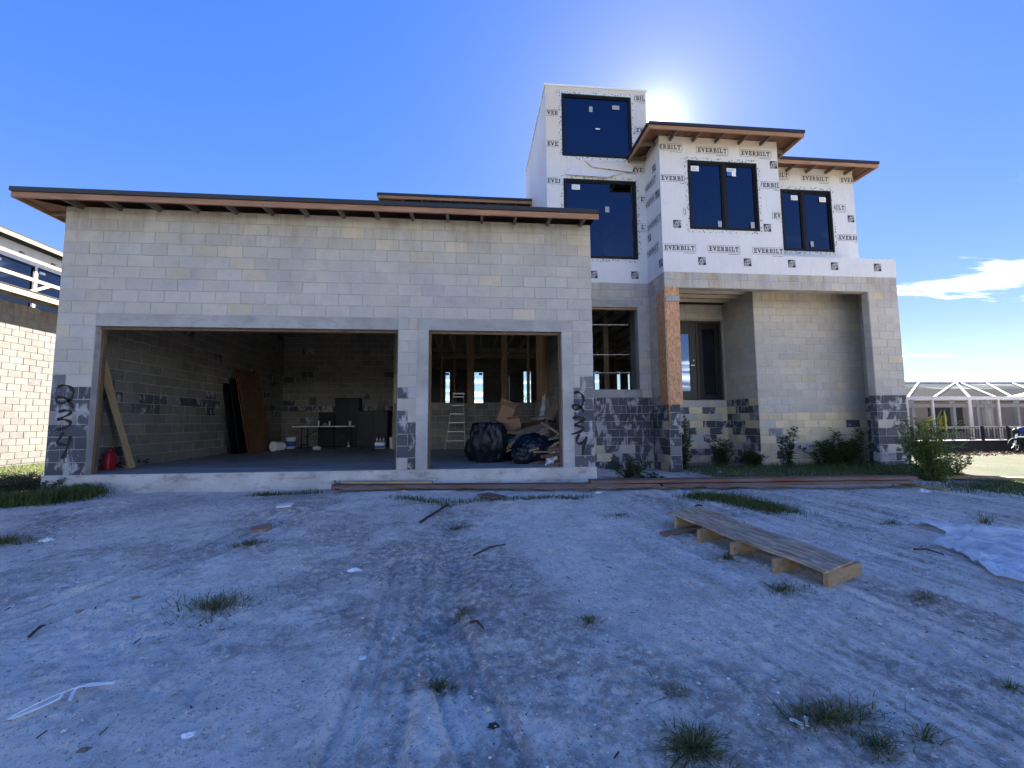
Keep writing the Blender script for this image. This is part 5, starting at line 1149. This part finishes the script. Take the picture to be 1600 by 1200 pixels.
# buckets
def bucket(x, y, label, lying=False, band='blue', h=.36, r=.145):
    Bk = empty('bucket', (x, y, FZ), label, 'bucket', 'white buckets'); ax = (0, 0, 1) if not lying else (.35, .93, 0); c = (x, y, FZ) if not lying else (x, y, FZ+r+.005)
    mb = MB(); mb.lathe([(r*.86, 0), (r*.88, .01), (r*.97, h*.82), (r*1.03, h*.84), (r*1.03, h*.9), (r, h*.92), (r, h), (r*.93, h), (r*.9, h*.5), (r*.1, h*.48)] if not lying else [(r*.2, -.004), (r*.9, 0), (r*.98, .01), (r*.98, .03), (r*.9, .04), (r*.86, h)], c, 24, ax); mb.build('body', MAT['white' if not lying else 'white'], Bk, smooth=False)
    if not lying and band:
        mb = MB(); mb.lathe([(r*.915, h*.2), (r*.962, h*.66)], c, 24, ax); mb.f = mb.f[:-2]; mb.build('printed_band', MAT[band], Bk)
    mb = MB(); cc = np.array(c)
    if not lying: mb.tube([(x+r*1.02*math.cos(t), y-.02+.0*t, FZ+h*.82-.12*math.sin(t)) for t in np.linspace(0, math.pi, 12)], .003, 5); mb.build('bail', MAT['steel'], Bk)
p = F0(426, 706); bucket(p[0], p[1], 'white bucket lying on its side before the plywood sheets', True)
p = F0(454, 701); bucket(p[0], p[1], 'white bucket with blue print standing in the back corner'); p = F0(617, 700); bucket(p[0], p[1]-.2, 'plain white bucket at the end of the stem wall', band=None)
# folding table
TB = empty('folding_table', (2.05, 7.3, FZ), 'white folding table standing before the back wall', 'table')
mb = MB(); mb.box(1.08, 3.02, 6.95, 7.65, .69, .725); mb.build('tabletop', MAT['white'], TB, bevel=.008)
for x in (1.35, 2.75):
    for y in (7.03, 7.57): mb = MB(); mb.tube([(x, y, FZ), (x, y, .69)], .016, 8); mb.build('leg', MAT['black'], TB)
    mb = MB(); mb.tube([(x, 7.03, .12), (x, 7.57, .12)], .014, 8); mb.build('crossbar', MAT['black'], TB); mb = MB(); s = 1 if x < 2 else -1; mb.tube([(x, 7.3, .36), (x+s*.55, 7.3, .68)], .012, 6); mb.build('brace', MAT['black'], TB)
for px, h, r, mt, l_ in ((498, .17, .028, 'white', 'slim pale bottle at the left end of the folding table'), (515, .15, .03, 'cream', 'pale paper cup in the middle of the folding table'), (547, .15, .04, 'cream', 'wide paper cup at the right end of the folding table')):
    x = onY(px, 660, 7.2)[0]; mb = MB(); mb.lathe([(r*.75, 0), (r, h), (r*.92, h), (r*.7, .01)], (x, 7.2, .726), 16); mb.build('cup', MAT[mt], label=l_, cat='cup', smooth=False)
x = onY(508, 663, 7.25)[0]; mb = MB(); mb.lathe([(.03, 0), (.075, .02), (.08, .05), (.05, .09), (.01, .10)], (x, 7.25, .726), 12); mb.build('paper_bag', MAT['card'], label='small crumpled brown bag on the folding table', cat='bag', smooth=True)
# black cabinets along the back wall
def cabinet(x0, x1, y0, y1, h, label, doors=2):
    Cb = empty('black_cabinet', ((x0+x1)/2, (y0+y1)/2, FZ), label, 'cabinet', 'black cabinets by the back wall')
    mb = MB(); mb.box(x0, x1, y0, y1, FZ+.03, h); mb.build('body', MAT['dark'], Cb, bevel=.01); mb = MB(); mb.box(x0+.04, x1-.04, y0+.05, y1, FZ, FZ+.03); mb.build('plinth', MAT['black'], Cb)
    for k in range(doors): w = (x1-x0)/doors; mb = MB(); mb.box(x0+k*w+.01, x0+(k+1)*w-.01, y0-.018, y0-.001, FZ+.06, h-.02); mb.build('door', MAT['dark'], Cb, bevel=.004)
cabinet(1.62, 2.13, 7.75, 8.25, 1.18, 'low black cabinet behind the middle of the table', 1); cabinet(2.14, 2.93, 7.8, 8.26, 1.68, 'tall black cabinet behind the right end of the table'); cabinet(2.95, 3.96, 7.6, 8.25, 1.23, 'wide black cabinet between the tall one and the stem wall')
p = F0(593, 701); CT_ = empty('bottle_carton', (p[0], p[1], FZ), 'small white and blue carton holding bottles on the garage floor', 'carton')
mb = MB(); mb.box(p[0]-.15, p[0]+.15, p[1], p[1]+.22, FZ, .20); mb.build('box', MAT['white'], CT_, bevel=.004); mb = MB(); mb.box(p[0]-.151, p[0]+.151, p[1]-.003, p[1]-.001, .02, .10); mb.build('printed_band', MAT['blue'], CT_)
for k in range(3): mb = MB(); mb.lathe([(.04, 0), (.04, .10), (.018, .14), (.018, .17)], (p[0]-.1+.1*k, p[1]+.1, .2), 10); mb.build('bottle', MAT['steel'], CT_, smooth=True)
p = F0(495, 703)
mb = MB(); mb.lathe([(.10, 0), (.14, .04), (.12, .09), (.05, .12)], (p[0], p[1], FZ), 10); mb.build('crumpled_paper', MAT['cloth'], label='crumpled white paper on the floor before the table', cat='paper')
p = F0(551, 697); mb = MB(); mb.lathe([(.055, 0), (.06, .02), (.06, .16), (.025, .21), (.025, .24)], (p[0], p[1]-.5, FZ), 12); mb.build('white_jug', MAT['white'], label='white bottle on the floor under the right end of the table', cat='bottle', smooth=True)
mb = MB(); mb.box(1.12, 1.34, 8.262, 8.292, 1.45, 1.72); mb.build('wall_box', MAT['cablebox'], label='dark square box on the back garage wall', cat='box', bevel=.004)
# step ladder on the stem wall
LD = empty('ladder', (6.4, 5.6, FZ), 'aluminium ladder leaning on the low block wall', 'ladder')
b0, b1 = np.array((6.02, 5.35, FZ)), np.array((6.60, 5.35, FZ)); t0, t1 = np.array((6.24, 5.97, 1.68)), np.array((6.55, 5.97, 1.68))
for b, t in ((b0, t0), (b1, t1)): mb = MB(); mb.beam(b, t, .03, .06, (0, 1, 0)); mb.build('rail', MAT['alu'], LD)
for k in range(1, 7): s = k/6.3; mb = MB(); mb.beam(b0*(1-s)+t0*s, b1*(1-s)+t1*s, .075, .028); mb.build('step', MAT['alu'], LD)
mb = MB(); mb.box(6.22, 6.57, 5.90, 6.02, 1.68, 1.72); mb.build('top_cap', MAT['alu'], LD)
# rubbish bags
def bag(c, r, seed, label, mat='bag', tie=True, sub=5, squash=1.0):
    import bmesh
    bm = bmesh.new(); bmesh.ops.create_icosphere(bm, subdivisions=sub, radius=1.0)
    for v in bm.verts:
        d = v.co.copy(); z = d.z
        f = 1+.10*mnoise.noise(d*1.6+Vector((seed, 0, 0)))
        w = mnoise.noise(Vector((d.x*3.2, d.y*3.2, d.z*1.6))+Vector((seed*3, 1, 2))); w2 = mnoise.noise(Vector((d.x*8+seed, d.y*8, d.z*5)))
        w3 = mnoise.noise(Vector((d.x*15-seed, d.y*15, d.z*9+seed))); f += -.20*abs(w)-.12*abs(w2)-.07*abs(w3)+.11
        if tie and z > .62: f *= 1-.75*((z-.62)/.38)**1.0*.6
        p = Vector((d.x*r[0]*f, d.y*r[1]*f, d.z*r[2]*f*squash))
        zz = p.z+r[2]*.86
        if zz < .02: zz = .02*random.random()*.3; p.x *= 1.06; p.y *= 1.06
        v.co = Vector((c[0]+p.x, c[1]+p.y, FZ+.002+zz))
    me = bpy.data.meshes.new('rubbish_bag'); bm.to_mesh(me); bm.free(); me.materials.append(MAT[mat]); me.polygons.foreach_set('use_smooth', [True]*len(me.polygons))
    return link('rubbish_bag', me, label=label, cat='bag', group='black rubbish bags in the right bay')
bag((7.13, 1.30), (.38, .34, .52), 1.3, 'big upright black rubbish bag in the right garage bay')
bag((8.03, .98), (.42, .34, .30), 4.1, 'dark blue rubbish bag slumped against the scrap boards', 'blue_bag', False); bag((6.93, 1.62), (.27, .25, .30), 7.7, 'small black bag half hidden left of the big bag'); bag((7.78, .80), (.22, .22, .20), 9.2, 'small crumpled black bag on the slab before the blue one', 'bag', False)
mb = MB(); q = onY(760, 664, 1.14); mb.lathe([(.0, -.02), (.075, 0), (.08, .015), (.04, .03), (.01, .035)], q, 9, (.1, -.7, .8)); mb.build('blue_wrapper', MAT['blue'], label='blue and white wrapper on top of the big black bag', cat='wrapper', smooth=True)
# cardboard boxes on the bags
def carton(c, ax, ay, h, label, open_=True):
    ax, ay = np.array(ax, float), np.array(ay, float); az = np.cross(ax, ay); az /= np.linalg.norm(az); az *= h; c = np.array(c, float); Cn = empty('cardboard_box', c, label, 'cardboard box')
    mb = MB(); t = .006
    P = lambda i, j, k: c+ax*i+ay*j+az*k
    for a, b, d, e in (((0,0,0),(1,0,0),(1,0,1),(0,0,1)), ((1,0,0),(1,1,0),(1,1,1),(1,0,1)), ((1,1,0),(0,1,0),(0,1,1),(1,1,1)), ((0,1,0),(0,0,0),(0,0,1),(0,1,1))): mb.sheet(P(*a), P(*b), P(*d), P(*e), -t)
    mb.sheet(P(0,0,0), P(0,1,0), P(1,1,0), P(1,0,0), -t); mb.build('box', MAT['card'], Cn)
    for a, b, o in (((0,0,1),(1,0,1),-ay*.35+az*.25), ((0,1,1),(1,1,1),ay*.3+az*.35), ((1,0,1),(1,1,1),ax*.35+az*.3)): mb = MB(); mb.sheet(P(*a), P(*b), P(*b)+o, P(*a)+o, t); mb.build('flap', MAT['card'], Cn)
q = onY(783, 655, 1.8); carton(q+(-.10, 0, -.02), (.30, .05, -.10), (-.02, .28, .03), .36, 'torn cardboard box tipped on top of the rubbish bags'); q = onY(800, 668, 1.75); carton(q+(-.05, .1, -.05), (.26, -.05, .05), (.04, .24, .0), .22, 'second flattened cardboard box right of the tipped one')
mb = MB(); mb.box(7.35, 8.0, 1.65, 2.2, FZ, .62); mb.build('carton_stack', MAT['card'], label='dark cardboard carton behind the rubbish bags', cat='carton', bevel=.01)
# scrap wood heap
def ft(u, v, y): return onY(u, v, y)
def scrapb(u0, v0, y0, u1, v1, y1, w, h, mat, label, up=(0, -.5, 1)): board('scrap_board', ft(u0, v0, y0), ft(u1, v1, y1), w, h, mat, label, 'board', 'scrap boards in the right bay', up)
PN = empty('pallet_panel', (8.05, 1.5, FZ), 'grey slatted wooden panel lying tilted on the scrap heap', 'pallet')
a, b, c, d = ft(789, 698, 1.25), ft(856, 668, 1.15), ft(848, 662, 1.9), ft(796, 676, 2.0)
for k in range(5): s0, s1 = k/5+.01, (k+1)/5-.01; mb = MB(); mb.sheet(a*(1-s0)+d*s0, b*(1-s0)+c*s0, b*(1-s1)+c*s1, a*(1-s1)+d*s1, .018); mb.build('slat', MAT['greyply'], PN)
dn = np.array((0, -.01, -.05))
mb = MB(); mb.beam(a+dn*.7, b+dn*.7, .04, .06); mb.build('frame_board', MAT['scrap'], PN); mb = MB(); mb.beam(a+dn*2.2, b+dn*2.2, .09, .025); mb.build('frame_board', MAT['scrap'], PN)
for s in (.05, .5, .95): mb = MB(); p = a*(1-s)+b*s; mb.beam(p+dn*1.3, p+(d-a)*.9+dn*1.3, .05, .06); mb.build('cleat', MAT['pine0'], PN)
scrapb(846, 660, .9, 876, 679, .55, .05, .025, 'pine0', 'pale thin board sloping down to the right jamb'); scrapb(812, 667, 2.2, 870, 655, 2.6, .16, .04, 'ply2', 'brown board lying across the back of the scrap heap'); scrapb(833, 706, .62, 861, 706, .6, .03, .02, 'pine0', 'thin pale lath before the blue bag')
scrapb(828, 725, .55, 850, 721, .75, .05, .03, 'scrap', 'short pale offcut on the slab edge of the right bay'); scrapb(862, 697, .6, 878, 688, .5, .06, .03, 'pine0', 'short pine offcut by the right jamb'); scrapb(858, 702, .7, 877, 700, .45, .05, .03, 'scrap', 'grey offcut by the right jamb, under the pine one')
scrapb(866, 684, .8, 878, 673, .6, .05, .03, 'scrap', 'upright grey offcut against the right jamb'); scrapb(860, 724, .42, 879, 723, .40, .09, .05, 'fascia', 'reddish timber piece at the foot of the right jamb'); scrapb(856, 655, 1.2, 872, 625, 1.9, .20, .02, 'scrap', 'wide dark board leaning on the inner wall'); scrapb(862, 718, .5, 879, 714, .45, .05, .035, 'pine0', 'pale timber block by the white cloth')
for i, (y, w) in enumerate(((1.5, .3), (1.2, .25), (.9, .22))): mb = MB(); mb.box(8.3-w*.4, 8.72, y-.2, y+.2, FZ, .16+.09*i); mb.build('scrap_box', MAT['dark' if i == 1 else 'scrap'], label=['dark carton under the scrap boards, rear one', 'black carton under the scrap boards, middle one', 'brown carton under the scrap boards, front one'][i], cat='carton', bevel=.01)
for i, (a_, b_, l_) in enumerate((((800, 712, .75), (842, 700, .6), 'thin grey lath crossing before the dark blue bag'), ((838, 690, 1.0), (874, 683, .7), 'wide grey scrap board above the dark blue bag'), ((845, 714, .5), (877, 708, .4), 'short brown offcut above the white cloth'), ((815, 700, 1.1), (850, 676, .9), 'long thin board leaning up the scrap heap'), ((830, 655, 1.7), (862, 648, 1.6), 'short pale board at the top of the scrap heap'))):
    scrapb(*a_[:2], a_[2], *b_[:2], b_[2], .05+.02*(i % 3), .022, ('scrap', 'greyply', 'board', 'pine0', 'scrap')[i], l_)
bag((7.52, 1.75), (.30, .28, .36), 13.3, 'black rubbish bag behind the big upright one')
def cloth(pts, label, mat='cloth', seed=0, amp=.04, n=14):
    P = [np.array(p, float) for p in pts]; V = []; F = []
    for i in range(n+1):
        for j in range(n+1):
            s, t = i/n, j/n; p = (P[0]*(1-s)+P[1]*s)*(1-t)+(P[3]*(1-s)+P[2]*s)*t; w = Vector((s*5+seed, t*5, seed)); p = p+np.array((mnoise.noise(w), mnoise.noise(w+Vector((9, 9, 9))), mnoise.noise(w+Vector((3, 19, 9)))))*amp; V.append(p)
    for i in range(n):
        for j in range(n): k = i*(n+1)+j; F.append((k, k+n+1, k+n+2, k+1))
    mb = MB(); mb.add(V, F); o = mb.build('white_cloth', MAT[mat], label=label, cat='cloth', smooth=True); m = o.modifiers.new('thick', 'SOLIDIFY'); m.thickness = .006
cloth([ft(850, 727, .40), ft(866, 722, .36), ft(878, 704, .45), ft(861, 708, .60)], 'crumpled white cloth at the foot of the right jamb', seed=2, amp=.07); cloth([ft(842, 655, 2.6), ft(850, 656, 2.6), ft(853, 613, 2.9), ft(848, 622, 2.9)], 'narrow white sheet hanging on the inner right wall', seed=5, amp=.06)
p = F0(813, 722); mb = MB(); mb.lathe([(.10, 0), (.105, .01), (.10, .20), (.06, .215)], (p[0]+.02, p[1]+.1, FZ), 18); mb.build('paint_can', MAT['alu'], label='pale paint can between the two dark bags', cat='can')
mb = MB(); q = onY(792, 552, 6.4); mb.lathe([(.01, -.05), (.055, -.02), (.06, .02), (.01, .05)], q, 12); mb.build('bulb_lamp', MAT['white'], label='small round lamp hanging by the wooden post', cat='lamp', smooth=True)
mb = MB(); mb.box(8.05, 8.42, 6.6, 7.0, FL, 2.35); mb.build('dark_carton', MAT['dark'], label='dark tall carton on the raised floor behind the stem wall', cat='carton', bevel=.01)
for a, b, y in ((5.25, 5.8, 9.0), (6.25, 6.75, 9.0)): mb = MB(); mb.box(a, b, y, y+.4, FL, 2.85); mb.build('dark_cabinet', MAT['dark'], label='dark box silhouetted against the %s rear window' % ('first' if a < 6 else 'second'), cat='cabinet', bevel=.01)

# ------------------------------------------------------------------ plants
def blade(mb, x, y, z, h, lean, ang, w):
    dx, dy = math.cos(ang), math.sin(ang); px, py = -dy*w, dx*w; V = []
    for t in (0, .4, .75): o = lean*t*t; V += [(x+dx*o-px*(1-t*.6), y+dy*o-py*(1-t*.6), z+h*t*(1-.25*t*lean/max(h, .01)*.5)), (x+dx*o+px*(1-t*.6), y+dy*o+py*(1-t*.6), z+h*t*(1-.25*t*lean/max(h, .01)*.5))]
    V.append((x+dx*lean, y+dy*lean, z+h*(1-.25*min(1.5, lean/max(h, .01)))*.95)); mb.add(V, [(0, 1, 3, 2), (2, 3, 5, 4), (4, 5, 6)])
def tuft(u, v, rx, ry, n, h, label, dry=.2, seed=0, mat=None):
    c = G(u, v); T = empty('grass_tuft', c, label, 'grass tuft', 'grass tufts on the sand'); a, b = MB(), MB(); rr = random.Random(seed+u)
    for _ in range(n):
        r = abs(rr.gauss(0, .5)); t = rr.uniform(0, 6.283); x, y = c[0]+rx*r*math.cos(t), c[1]+ry*r*math.sin(t); hh = h*.8*rr.uniform(.3, 1.1)*(1-.4*min(r, 1)); lean = hh*rr.uniform(.5, 2.4)
        if rr.random() < .06: hh *= .35; lean = h*rr.uniform(2, 4.5)     # runners
        blade(a if rr.random() > dry+.12 else b, x, y, float(gz(x, y))-.003, hh, lean, t+rr.gauss(0, .8), rr.uniform(.0015, .0036))
    a.build('green_blades', MAT['grass'], T, kind='stuff'); b.build('dry_blades', MAT['drygrass'], T, kind='stuff')
for i, (u, v, rx, ry, n, h, dry, l_) in enumerate([
    (338, 950, .42, .26, 620, .10, .35, 'sprawling grass tuft on the left of the sand'), (392, 851, .28, .12, 260, .09, .4, 'small grass tuft below the garage opening'), (1086, 1172, .14, .11, 420, .11, .12, 'dense green tuft at the bottom edge, left of the large patch'),
    (1290, 1125, .36, .12, 620, .085, .35, 'large grass patch at the bottom right beside the white tie'), (1370, 1170, .12, .08, 160, .07, .15, 'trailing end of grass right of the large bottom patch'), (1222, 923, .28, .12, 260, .09, .2, 'grass tuft below the right end of the plywood ramp'), (1445, 935, .22, .1, 150, .08, .5, 'sparse brownish tuft right of the plywood ramp'),
    (686, 1078, .09, .07, 120, .07, .2, 'small tuft right of the tyre track'), (722, 960, .12, .09, 120, .06, .3, 'small tuft at the top of the tyre track'), (920, 972, .11, .07, 120, .06, .2, 'tiny tuft in the middle of the sand'), (965, 806, .28, .13, 180, .06, .2, 'flat tuft left of the plywood ramp'), (714, 827, .28, .12, 220, .07, .3, 'tuft in the runnel below the brown offcut'),
    (1540, 818, .10, .08, 60, .25, .1, 'spiky tuft behind the plastic sheet'), (1445, 1157, .10, .07, 60, .09, .1, 'small spiky tuft at the bottom right'), (1055, 1086, .10, .07, 70, .07, .5, 'small dry tuft above the dense bottom tuft'), (1138, 872, .25, .10, 220, .08, .2, 'tuft under the middle of the plywood ramp'), (1395, 818, .25, .10, 160, .07, .2, 'flat tuft left of the plastic sheet'), (1580, 1076, .1, .07, 80, .07, .2, 'small tuft near the right edge of the sand'), (12, 848, .4, .2, 380, .14, .1, 'dark tuft at the left edge beyond the white scrap')]):
    tuft(u, v, rx, ry, n, h, l_, dry, i)
def grass_area(name, poly_fn, n, h, label, seed, dry=.15):
    mb = MB(); rr = random.Random(seed)
    for _ in range(n):
        q = poly_fn(rr)
        if q is None: continue
        x, y = q; hh = h*rr.uniform(.35, 1.15); blade(mb, x, y, float(gz(x, y))-.01, hh, hh*rr.uniform(.15, .9), rr.uniform(0, 6.283), rr.uniform(.003, .006))
    mb.build(name, MAT['grass'], kind='stuff', label=label, cat='grass')
def near_line(pix, sd):
    P = [G(*p)[:2] for p in pix]
    def f(rr): i = rr.randrange(len(P)-1); t = rr.random(); q = P[i]*(1-t)+P[i+1]*t; return q[0]+rr.gauss(0, sd), q[1]+rr.gauss(0, sd*.6)
    return f
grass_area('left_grass', near_line([(0, 790), (50, 788), (110, 780), (130, 772)], .16), 5200, .22, 'dark green grass at the left corner of the garage', 3)
grass_area('board_grass', near_line([(620, 778), (700, 786), (820, 780), (910, 778)], .10), 1300, .07, 'low grass below the long boards', 4)
grass_area('ramp_grass', near_line([(1085, 776), (1130, 780), (1180, 790), (1225, 800)], .14), 3000, .11, 'green grass strip between the boards and the ramp', 5)
grass_area('portal_grass', lambda rr: (rr.uniform(11.9, 17.0), rr.uniform(.6, 3.1)), 7000, .17, 'grass and weeds growing inside the portal', 6)
grass_area('slab_grass', near_line([(400, 775), (440, 773), (500, 770)], .07), 420, .09, 'sparse grass along the garage slab edge', 7)
grass_area('side_lawn', lambda rr: (rr.uniform(-6.7, -2.5), rr.uniform(1.0, 9.0)), 9000, .10, 'sunlit grass strip beside the neighbouring wall', 8)
grass_area('garden_grass', near_line([(1490, 760), (1560, 764), (1640, 772), (1560, 752)], .35), 3800, .08, 'sunlit short grass right of the green bush', 9)
def leaf(mb, q, d, L, w):
    d = np.array(d, float); d /= np.linalg.norm(d); s = np.cross(d, (0, 0, 1)); s /= (np.linalg.norm(s)+1e-6); up = np.cross(s, d)
    mb.add([q, q+d*L*.45+s*w+up*L*.08, q+d*L-up*L*.10, q+d*L*.45-s*w+up*L*.08], [(0, 1, 2), (0, 2, 3)])
def weed(x, y, h, n, label, spread=.35, L=.09, mat='leafd', name='weed_plant', cat='plant', group='weeds along the house', seed=0, z=None, ystems=0):
    z = float(gz(x, y)) if z is None else z; W_ = empty(name, (x, y, z), label, cat, group); st, lf, ly = MB(), MB(), MB(); rr = random.Random(seed*31+int(x*100))
    for i in range(n):
        t = rr.uniform(0, 6.283); lean = spread*rr.uniform(.1, 1.0); hh = h*rr.uniform(.5, 1.05); bx, by = x+rr.gauss(0, .04+spread*.12), y+rr.gauss(0, .04+spread*.12); pts = []
        for k in range(6): s = k/5; pts.append(np.array((bx+math.cos(t)*lean*s**1.4+rr.gauss(0, .008), by+math.sin(t)*lean*s**1.4, z-.03+hh*s)))
        st.tube(pts, [.006, .005, .005, .004, .003, .002], 4, False)
        for k in range(1, 6):
            for m_ in range(int(4+6*k/5)):
                s = rr.random(); q = pts[k-1]*(1-s)+pts[k]*s; a_ = rr.uniform(0, 6.283); leaf(lf, q+(rr.gauss(0, .02), rr.gauss(0, .02), 0), (math.cos(a_), math.sin(a_), rr.uniform(-.1, .8)), L*rr.uniform(.6, 1.3), L*rr.uniform(.16, .28))
    for i in range(ystems):
        t = rr.uniform(2, 7); p0 = np.array((x+rr.gauss(0, .2), y, z+h*.75)); 
        for k in range(4): leaf(ly, p0+(0, 0, .05*k), (math.cos(t), .2*math.sin(t), 1.2), .26*rr.uniform(.7, 1.2), .022)
    st.build('stems', MAT['stem'], W_, kind='stuff'); lf.build('leaves', MAT[mat], W_, kind='stuff')
    if ystems: ly.build('long_leaves', MAT['leafy'], W_, kind='stuff')
for i, (x, y, h, n, sp, l_) in enumerate(((12.35, 3.6, 1.05, 12, .45, 'tall leafy weed growing under the front door'), (12.0, 3.0, .55, 12, .35, 'low bushy weed left of the door, beside the OSB post'), (13.2, 3.2, .60, 12, .40, 'low weed at the foot of the alcove return'), (14.75, 2.75, .85, 7, .22, 'slender weed before the cream blocks of the porch wall'), (15.9, 2.85, .60, 16, .45, 'dense low weed right of the slender one'), (16.5, 2.75, .75, 16, .45, 'dense dark weed by the right portal pier'), (13.9, 2.9, .40, 10, .30, 'small weed at the corner of the porch wall'))):
    weed(x, y, h*1.22, int(n*1.8), l_, sp*1.1, .115, seed=i)
for i, (u, v, h, n, sp, l_) in enumerate(((985, 742, .42, 24, .45, 'low dark weed at the foot of the recess wall'), (1010, 747, .22, 10, .35, 'flat creeping weed before the recess corner'), (545, 752, .16, 4, .08, 'small seedling on the garage slab edge'), (20, 770, .35, 14, .4, 'dark weed at the left picture edge'), (60, 768, .3, 12, .35, 'dark weed at the left corner of the slab'))):
    p = G(u, v+6); weed(p[0], p[1] if i != 2 else -.06, h, n, l_, sp, .075 if i != 2 else .05, seed=20+i)
p = G(1447, 752); weed(p[0]+.18, p[1]+.05, 1.10, 64, 'big green bush with yellowish leaves at the right corner of the portal', .52, .085, 'leafb', 'bush', 'bush', None, 40, None, 5)
p = G(1478, 752); weed(p[0]+.4, p[1]+.3, .55, 26, 'low leafy shoot right of the big green bush', .55, .085, 'leafb', 'bush', 'bush', None, 41)
# bare brush on the left, sunlit behind
mb = MB()
for _ in range(420):
    q = onY(random.uniform(-15, 72), random.uniform(742, 764), random.uniform(.6, 2.2)); x, y = q[0], q[1]; z = float(gz(x, y)); t = random.uniform(0, 6.28); L = random.uniform(.12, .4)
    mb.tube([(x, y, z), (x+L*.4*math.cos(t), y+L*.4*math.sin(t), z+L*.5), (x+L*math.cos(t+.6), y+L*math.sin(t+.6), z+L*random.uniform(.3, 1.0))], [.006, .004, .002], 4, False)
mb.build('dry_brush', MAT['stick'], kind='stuff', label='dark dry brush at the left of the garage corner', cat='brush')

for _o in bpy.data.objects:
    if '_w' in _o: del _o['_w']
